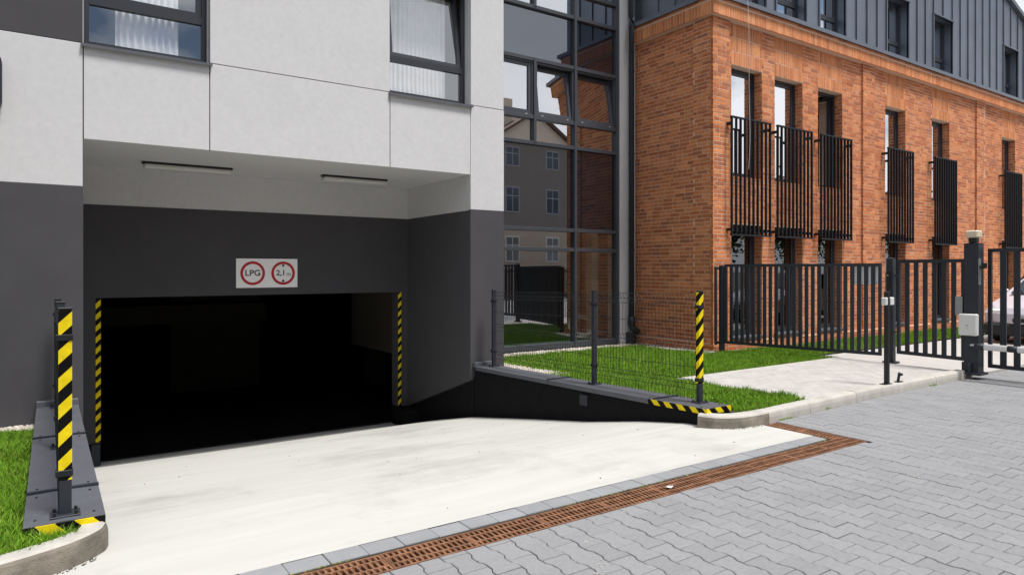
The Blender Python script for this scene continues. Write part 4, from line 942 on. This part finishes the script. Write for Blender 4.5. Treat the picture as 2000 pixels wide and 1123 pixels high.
t = thing('flash_lamp', 'pale signal lamp on top of the thick gate pillar', 'lamp'); BB('socket', BLACKM, t, P3[0] - .05, P3[0] + .05, P3[1] - .05, P3[1] + .05, 1.884, 1.95); BB('lens', AMBER, t, P3[0] - .085, P3[0] + .085, P3[1] - .075, P3[1] + .075, 1.95, 2.05, b=.014)
cbx = thing('control_box', 'white plastic control box on the thick gate pillar', 'control box')
BB('case', WHITEP, cbx, P3[0] - .155, P3[0] - .092, P3[1] - .10, P3[1] + .13, .60, .90, b=.012); BB('lid', WHITEP, cbx, P3[0] - .172, P3[0] - .156, P3[1] - .095, P3[1] + .125, .605, .895, b=.008)
B('keyhole', STEEL, cbx, P3[0] - .175, P3[0] - .171, P3[1] + .005, P3[1] + .03, .735, .75); B('sticker', AMBER, cbx, P3[0] - .1745, P3[0] - .171, P3[1] + .005, P3[1] + .03, .69, .71)
rl_ = thing('guide_roller', 'black gate guide roller on the side of the pillar', 'roller'); MB().tube([(P3[0] - .06, P3[1] - .09, 1.55), (P3[0] - .06, P3[1] - .16, 1.55)], .03, 10).tube([(P3[0] - .06, P3[1] - .15, 1.53), (P3[0] - .06, P3[1] - .15, 1.6)], .035, 10).build('roller', BLACKM, rl_); B('bracket', STEEL, rl_, P3[0] - .09, P3[0] - .03, P3[1] - .10, P3[1] - .091, 1.3, 1.66)
gate_leaf('sliding_gate', 'tall dark sliding gate with flat bars across the driveway', (10.78, 4.02), (10.78, -1.6), .15, 1.80, 34, .075)
square_post('gate_post', 'dark post at the far closing end of the sliding gate', 10.78, -1.72, -.0, 1.9, .12)
# barrier boom
bmn = thing('barrier_boom', 'white barrier boom with dark bands in front of the sliding gate', 'barrier'); q0 = Vector((10.36, 4.02, .47)); q1 = Vector((10.43, -1.55, .47)); 
bd = (q1 - q0)
def boom(a, b, r, m, nm): MB().tube([q0 + bd * a, q0 + bd * b], r, 14).build(nm, m, bmn, True)
boom(.012, 1, .042, WHITEB, 'arm')
for a in (.0, .068, .19, .31, .43, .55, .67): boom(a, a + .02, .0435, ANTH, 'band')
MB().tube([q0 + Vector((0, .06, .01)), q0 + Vector((0, 0, .01))], .014, 8).build('end_hook', STEEL, bmn)
BB('support_bracket', ANTH, bmn, 10.37, P3[0] - .091, P3[1] - .085, P3[1] - .045, .44, .50)
BB('rest_post', ANTH, bmn, 10.38, 10.46, -1.52, -1.44, -.01, .426)
# photocell post and stop bracket on the kerb
pc = thing('photocell_post', 'slim black post with a white sensor head standing on the kerb', 'post'); x, y = 8.43, 4.225
BB('shaft', BLACKM, pc, x - .025, x + .025, y - .025, y + .025, .115, 1.24, b=.004); BB('base_plate', BLACKM, pc, x - .10, x + .07, y - .035, y + .045, .113, .122, b=.002)
BB('sensor_head', WHITEP, pc, x - .075, x - .028, y - .03, y + .03, 1.075, 1.17, b=.008); BB('sensor_head', WHITEP, pc, x + .028, x + .115, y - .035, y + .03, 1.075, 1.17, b=.008)
sb = thing('stop_bracket', 'small black metal stop bracket on the kerb by the photocell post', 'bracket'); x = 8.72
BB('foot', BLACKM, sb, x - .06, x + .06, y - .03, y + .03, .113, .121, b=.002); MB().obar((x - .02, y, .12), (x + .015, y, .215), .03, .03).build('arm', BLACKM, sb); MB().tube([(x + .01, y, .20), (x + .075, y, .20)], .018, 8).build('buffer', RUBBER, sb)

# ------------------------------------------------------------------ parked car behind the sliding gate
car = thing('parked_car', 'pale parked car with black bumper behind the sliding gate', 'car'); gz = .03
XF, YL, YR = 15.75, 4.28, 6.02      # nose, the two flanks
prof_c = [(0, .34), (.02, .60), (.10, .72), (.55, .84), (1.05, .95), (1.85, 1.40), (2.2, 1.47), (3.2, 1.46), (3.75, 1.10), (4.05, 1.02), (4.12, .6), (4.05, .34)]
lower = .34
bd_ = MB(); ny = 9
for i in range(ny):
    t_ = i / (ny - 1); s_ = abs(2 * t_ - 1); yy = YL + (YR - YL) * t_
    for (a, z) in prof_c:
        inset = .16 * s_ ** 4 if a < .3 else (.08 * s_ ** 4 if a > 3.9 else 0); drop = (.05 + .06 * (z > 1.2)) * s_ ** 3 if z > .65 else 0
        tuck = .14 * max(0, z - .95) / .5 * (1 if t_ < .5 else -1) * s_ if z > .95 else 0
        xx = a + inset * 1.3 if a < 2 else a - inset
        bd_.v.append((XF + xx, yy + tuck, gz + z - drop))
k = len(prof_c)
for i in range(ny - 1):
    for j in range(k):
        j2 = (j + 1) % k; bd_.f.append((i * k + j, i * k + j2, (i + 1) * k + j2, (i + 1) * k + j))
bd_.f.append(tuple(range(k))[::-1]); bd_.f.append(tuple((ny - 1) * k + j for j in range(k)))
bd_.build('body', CARP, car, False)
MB().bbox(XF - .03, XF + .5, YL + .05, YR - .05, gz + .16, gz + .42, b=.05).build('bumper', RUBBER, car); MB().bbox(XF + .4, XF + 3.9, YL + .02, YR - .02, gz + .18, gz + .38, b=.03).build('skirt', RUBBER, car)
ws = MB(); ws.quad((XF + 1.08, YL + .16, gz + .96), (XF + 1.82, YL + .26, gz + 1.37), (XF + 1.82, YR - .26, gz + 1.37), (XF + 1.08, YR - .16, gz + .96)); 
ws.v = [(a - .012, b, c + .025) for a, b, c in ws.v]; ws.build('windscreen', CARG, car)
for yy, s_ in ((YL, -1), (YR, 1)):
    sw = MB(); sw.quad((XF + 1.35, yy - s_ * .005 + s_ * .012, gz + .96), (XF + 3.45, yy + s_ * .010, gz + .96), (XF + 3.1, yy - s_ * .10, gz + 1.36), (XF + 1.95, yy - s_ * .10, gz + 1.36)); sw.build('side_window', CARG, car)
    MB().bbox(XF + 1.42, XF + 1.55, min(yy + s_ * .02, yy + s_ * .2), max(yy + s_ * .02, yy + s_ * .2), gz + .96, gz + 1.07, b=.03).build('mirror', CARP, car)
    MB().bbox(XF - .012 + .10, XF + .30, min(yy - s_ * .10, yy - s_ * .48), max(yy - s_ * .10, yy - s_ * .48), gz + .56, gz + .69, b=.03).build('headlight', SIGNW, car)
    for wx in (.75, 3.35):
        wh = MB().tube([(XF + wx, yy - s_ * .19, gz + .30), (XF + wx, yy + s_ * .004, gz + .30)], .30, 20).build('wheel', RUBBER, car)
        MB().tube([(XF + wx, yy - s_ * .02, gz + .30), (XF + wx, yy + s_ * .010, gz + .30)], .19, 16).build('rim', STEEL, wh)
MB().bbox(XF - .035, XF + .02, 4.85, 5.45, gz + .44, gz + .52, b=.01).build('grille', RUBBER, car)

# ------------------------------------------------------------------ across the road, seen in the glass
hs = thing('gabled_house', 'beige gabled house across the road mirrored in the glazed facade', 'house')
HX0, HX1, HY, HZ, HA = 18.3, 29.7, -12.0, 7.4, 10.9
m_ = MB(); xz_prism(m_, [(HX1, -.3), (HX0, -.3), (HX0, HZ), (24, HA), (HX1, HZ)], HY, HY - 9); m_.build('wall', HOUSE, hs)
r2 = MB()
for s_, xe in ((-1, HX0), (1, HX1)):
    ex = xe + s_ * .35; ez = HZ - .22; n = len(r2.v)
    r2.v += [(ex, HY + .3, ez), (24, HY + .3, HA + .02), (24, HY - 9.3, HA + .02), (ex, HY - 9.3, ez), (ex, HY + .3, ez + .16), (24, HY + .3, HA + .18), (24, HY - 9.3, HA + .18), (ex, HY - 9.3, ez + .16)]
    r2.f += [(n, n + 1, n + 2, n + 3), (n + 4, n + 5, n + 6, n + 7), (n, n + 1, n + 5, n + 4), (n + 3, n, n + 4, n + 7), (n + 2, n + 3, n + 7, n + 6)]
ro = r2.build('roof', ROOFT, hs); MB().bbox(22.4, 23.2, HY - 2, HY - 1.2, 9.6, 11.9, b=.02).build('chimney', HOUSE, ro)
for wx in (19.8, 22.35, 25.3, 27.9):
    for wz in (2.0, 4.9, 7.6):
        if wz > 7 and wx in (19.8, 27.9): continue
        h = 1.5 if wz < 7 else 1.15
        wo = MB().box(wx - .5, wx + .5, HY - .02, HY + .05, wz, wz + h).build('window', SIGNW, hs)
        for a in (wx - .43, wx + .03):
            for z0, z1 in ((wz + .07, wz + h * .62), (wz + h * .62 + .06, wz + h - .07)): B('pane', CARG, wo, a, a + .40, HY + .051, HY + .056, z0, z1)
fr_ = thing('iron_fence', 'dark railing fence across the road mirrored in the glass', 'fence')
for k in range(4): BB('pier', HOUSE, fr_, 15.9 + k * 4, 16.2 + k * 4, -8.15, -7.85, -.3, 1.75)
for zz in (.12, 1.42): B('rail', ANTH_D, fr_, 16, 28, -8.04, -7.96, zz, zz + .06)
for k in range(100):
    x = 16.25 + k * .117; B('bar', ANTH_D, fr_, x - .014, x + .014, -8.014, -7.986, .0, 1.6)
def make_tree(label, x, y, h, cr, seed):
    r = random.Random(seed); t = thing('leafy_tree', label, 'tree', group='trees across the road')
    m_ = MB().tube([(x, y, -.3), (x + .05, y, h * .25), (x - .05, y + .05, h * .5), (x, y, h * .8)], [.2, .16, .11, .04], 8)
    for k in range(6):
        a = k * 1.05; m_.tube([(x, y, h * (.3 + .06 * k)), (x + math.cos(a) * cr * .4, y + math.sin(a) * cr * .4, h * (.42 + .06 * k)), (x + math.cos(a) * cr * .7, y + math.sin(a) * cr * .7, h * (.55 + .06 * k))], [.07, .05, .02], 6)
    m_.build('trunk', BARK, t)
    n = 5000; g_ = np.random.default_rng(seed); cl = g_.normal(size=(34, 3)); cl /= np.linalg.norm(cl, axis=1)[:, None]; cl *= (g_.random(34) ** .4)[:, None]
    ctr = cl * np.array([cr, cr, h * .32]) + np.array([x, y, h * .64]); c = ctr[g_.integers(0, 34, n)] + g_.normal(size=(n, 3)) * cr * .17
    a = g_.normal(size=(n, 3)); a /= np.linalg.norm(a, axis=1)[:, None]; b = np.cross(a, g_.normal(size=(n, 3))); b /= np.linalg.norm(b, axis=1)[:, None]; s_ = .10 + .08 * g_.random(n)
    V = np.stack([c - a * s_[:, None], c + b * s_[:, None] * .55, c + a * s_[:, None], c - b * s_[:, None] * .55], 1).reshape(-1, 3)
    numesh('crown', V, np.arange(n * 4).reshape(-1, 4), LEAF, t)
for i, (x, y, h, cr) in enumerate(((17.5, -9.3, 4.2, 1.5), (33, -11, 6.5, 2.6), (39, -9, 7.5, 3.0), (46, -12, 8, 3.2), (54, -8, 8, 3.2))):
    make_tree(['small leafy tree beside the gabled house', 'middling leafy tree past the gabled house corner', 'broad leafy tree second past the gabled house', 'tall leafy tree third past the gabled house', 'tall leafy tree farthest down the road'][i], x, y, h, cr, 20 + i)

# off-camera houses added across the road to block low sky from the recess
def added_row_house(label, x0, x1, y, z1, m, floors, roof):
    t = thing('added_row_house', label, 'house'); B('wall', m, t, x0, x1, y - 10, y, -.3, z1); BB('roof', roof, t, x0 - .2, x1 + .2, y - 10.2, y + .3, z1 + .002, z1 + .3, b=.02)
    BB('door', ANTH, t, x0 + 1.2, x0 + 2.3, y + .001, y + .06, -.0, 2.2)
    n = int((x1 - x0 - 1) / 2.6)
    for f in range(floors):
        for k in range(n):
            wx = x0 + 1.7 + k * (x1 - x0 - 3.4) / max(1, n - 1); wz = 1.0 + f * 2.9
            if f == 0 and k == 0: continue
            wo = B('window', SIGNW, t, wx - .55, wx + .55, y - .02, y + .05, wz, wz + 1.5)
            for a in (wx - .48, wx + .03): B('pane', CARG, wo, a, a + .45, y + .051, y + .056, wz + .07, wz + 1.43)
PL1 = mat('plaster_grey', (.30, .29, .27), .9, var=.06); PL2 = mat('plaster_ochre', (.40, .31, .20), .9, var=.06); PL3 = mat('plaster_brown', (.26, .2, .16), .9, var=.06)
added_row_house('added off-camera ochre plastered house next to the gabled house', 3.5, 17.4, -13.0, 8.6, PL2, 3, ROOFT)
added_row_house('added off-camera grey plastered house two doors from the gabled house', -10.5, 3.3, -12.4, 9.2, PL1, 3, ROOFT)
added_row_house('added off-camera brown plastered house at the end of the row', -25, -10.7, -12.8, 8.9, PL3, 3, ROOFT)

# small litter: a paper scrap on the grate, pale splashes on the pavers
ps = MB(); a = [(rnd.uniform(-.012, .012), rnd.uniform(-.01, .01), rnd.uniform(.0, .02)) for _ in range(12)]
pw = MB(); n = 5
for i in range(n):
    for j in range(3): pw.v.append((3.50 + i * .016 + rnd.uniform(-.004, .004), 3.24 + j * .014 - i * .008 + rnd.uniform(-.004, .004), .003 + rnd.uniform(0, .014)))
pw.f = [(i * 3 + j, i * 3 + j + 1, (i + 1) * 3 + j + 1, (i + 1) * 3 + j) for i in range(n - 1) for j in range(2)]
tag(pw.build('paper_scrap', SIGNW), 'small crumpled white paper scrap lying on a rusty drain grate', 'paper')
sp_ = MB()
for cx, cy in ((2.35, 2.60), (2.46, 2.86), (2.22, 2.5), (5.2, 2.4)):
    for k in range(9):
        x, y, q = cx + rnd.gauss(0, .035), cy + rnd.gauss(0, .03), rnd.uniform(.002, .007)
        sp_.prism([(x + q * rnd.uniform(.7, 1.4) * math.cos(t), y + q * math.sin(t)) for t in np.linspace(0, 2 * math.pi, 8)[:-1]], -.002, .0035)
tag(sp_.build('bird_droppings', KERB), 'pale splashes on the pavers beside the drain', kind='stuff')

# every parent Empty stands at the base of its thing
bpy.context.view_layer.update()
def meshes(o):
    for c in o.children:
        if c.type == 'MESH': yield c
        yield from meshes(c)
for o in [q for q in scene.objects if q.type == 'EMPTY' and q.parent is None and q.children]:
    P_ = [c.matrix_world @ Vector(v) for c in meshes(o) for v in c.bound_box]
    b_ = Vector(((min(p.x for p in P_) + max(p.x for p in P_)) / 2, (min(p.y for p in P_) + max(p.y for p in P_)) / 2, min(p.z for p in P_)))
    o.location = b_
    for c in o.children: c.matrix_parent_inverse = Matrix.Translation(-b_)
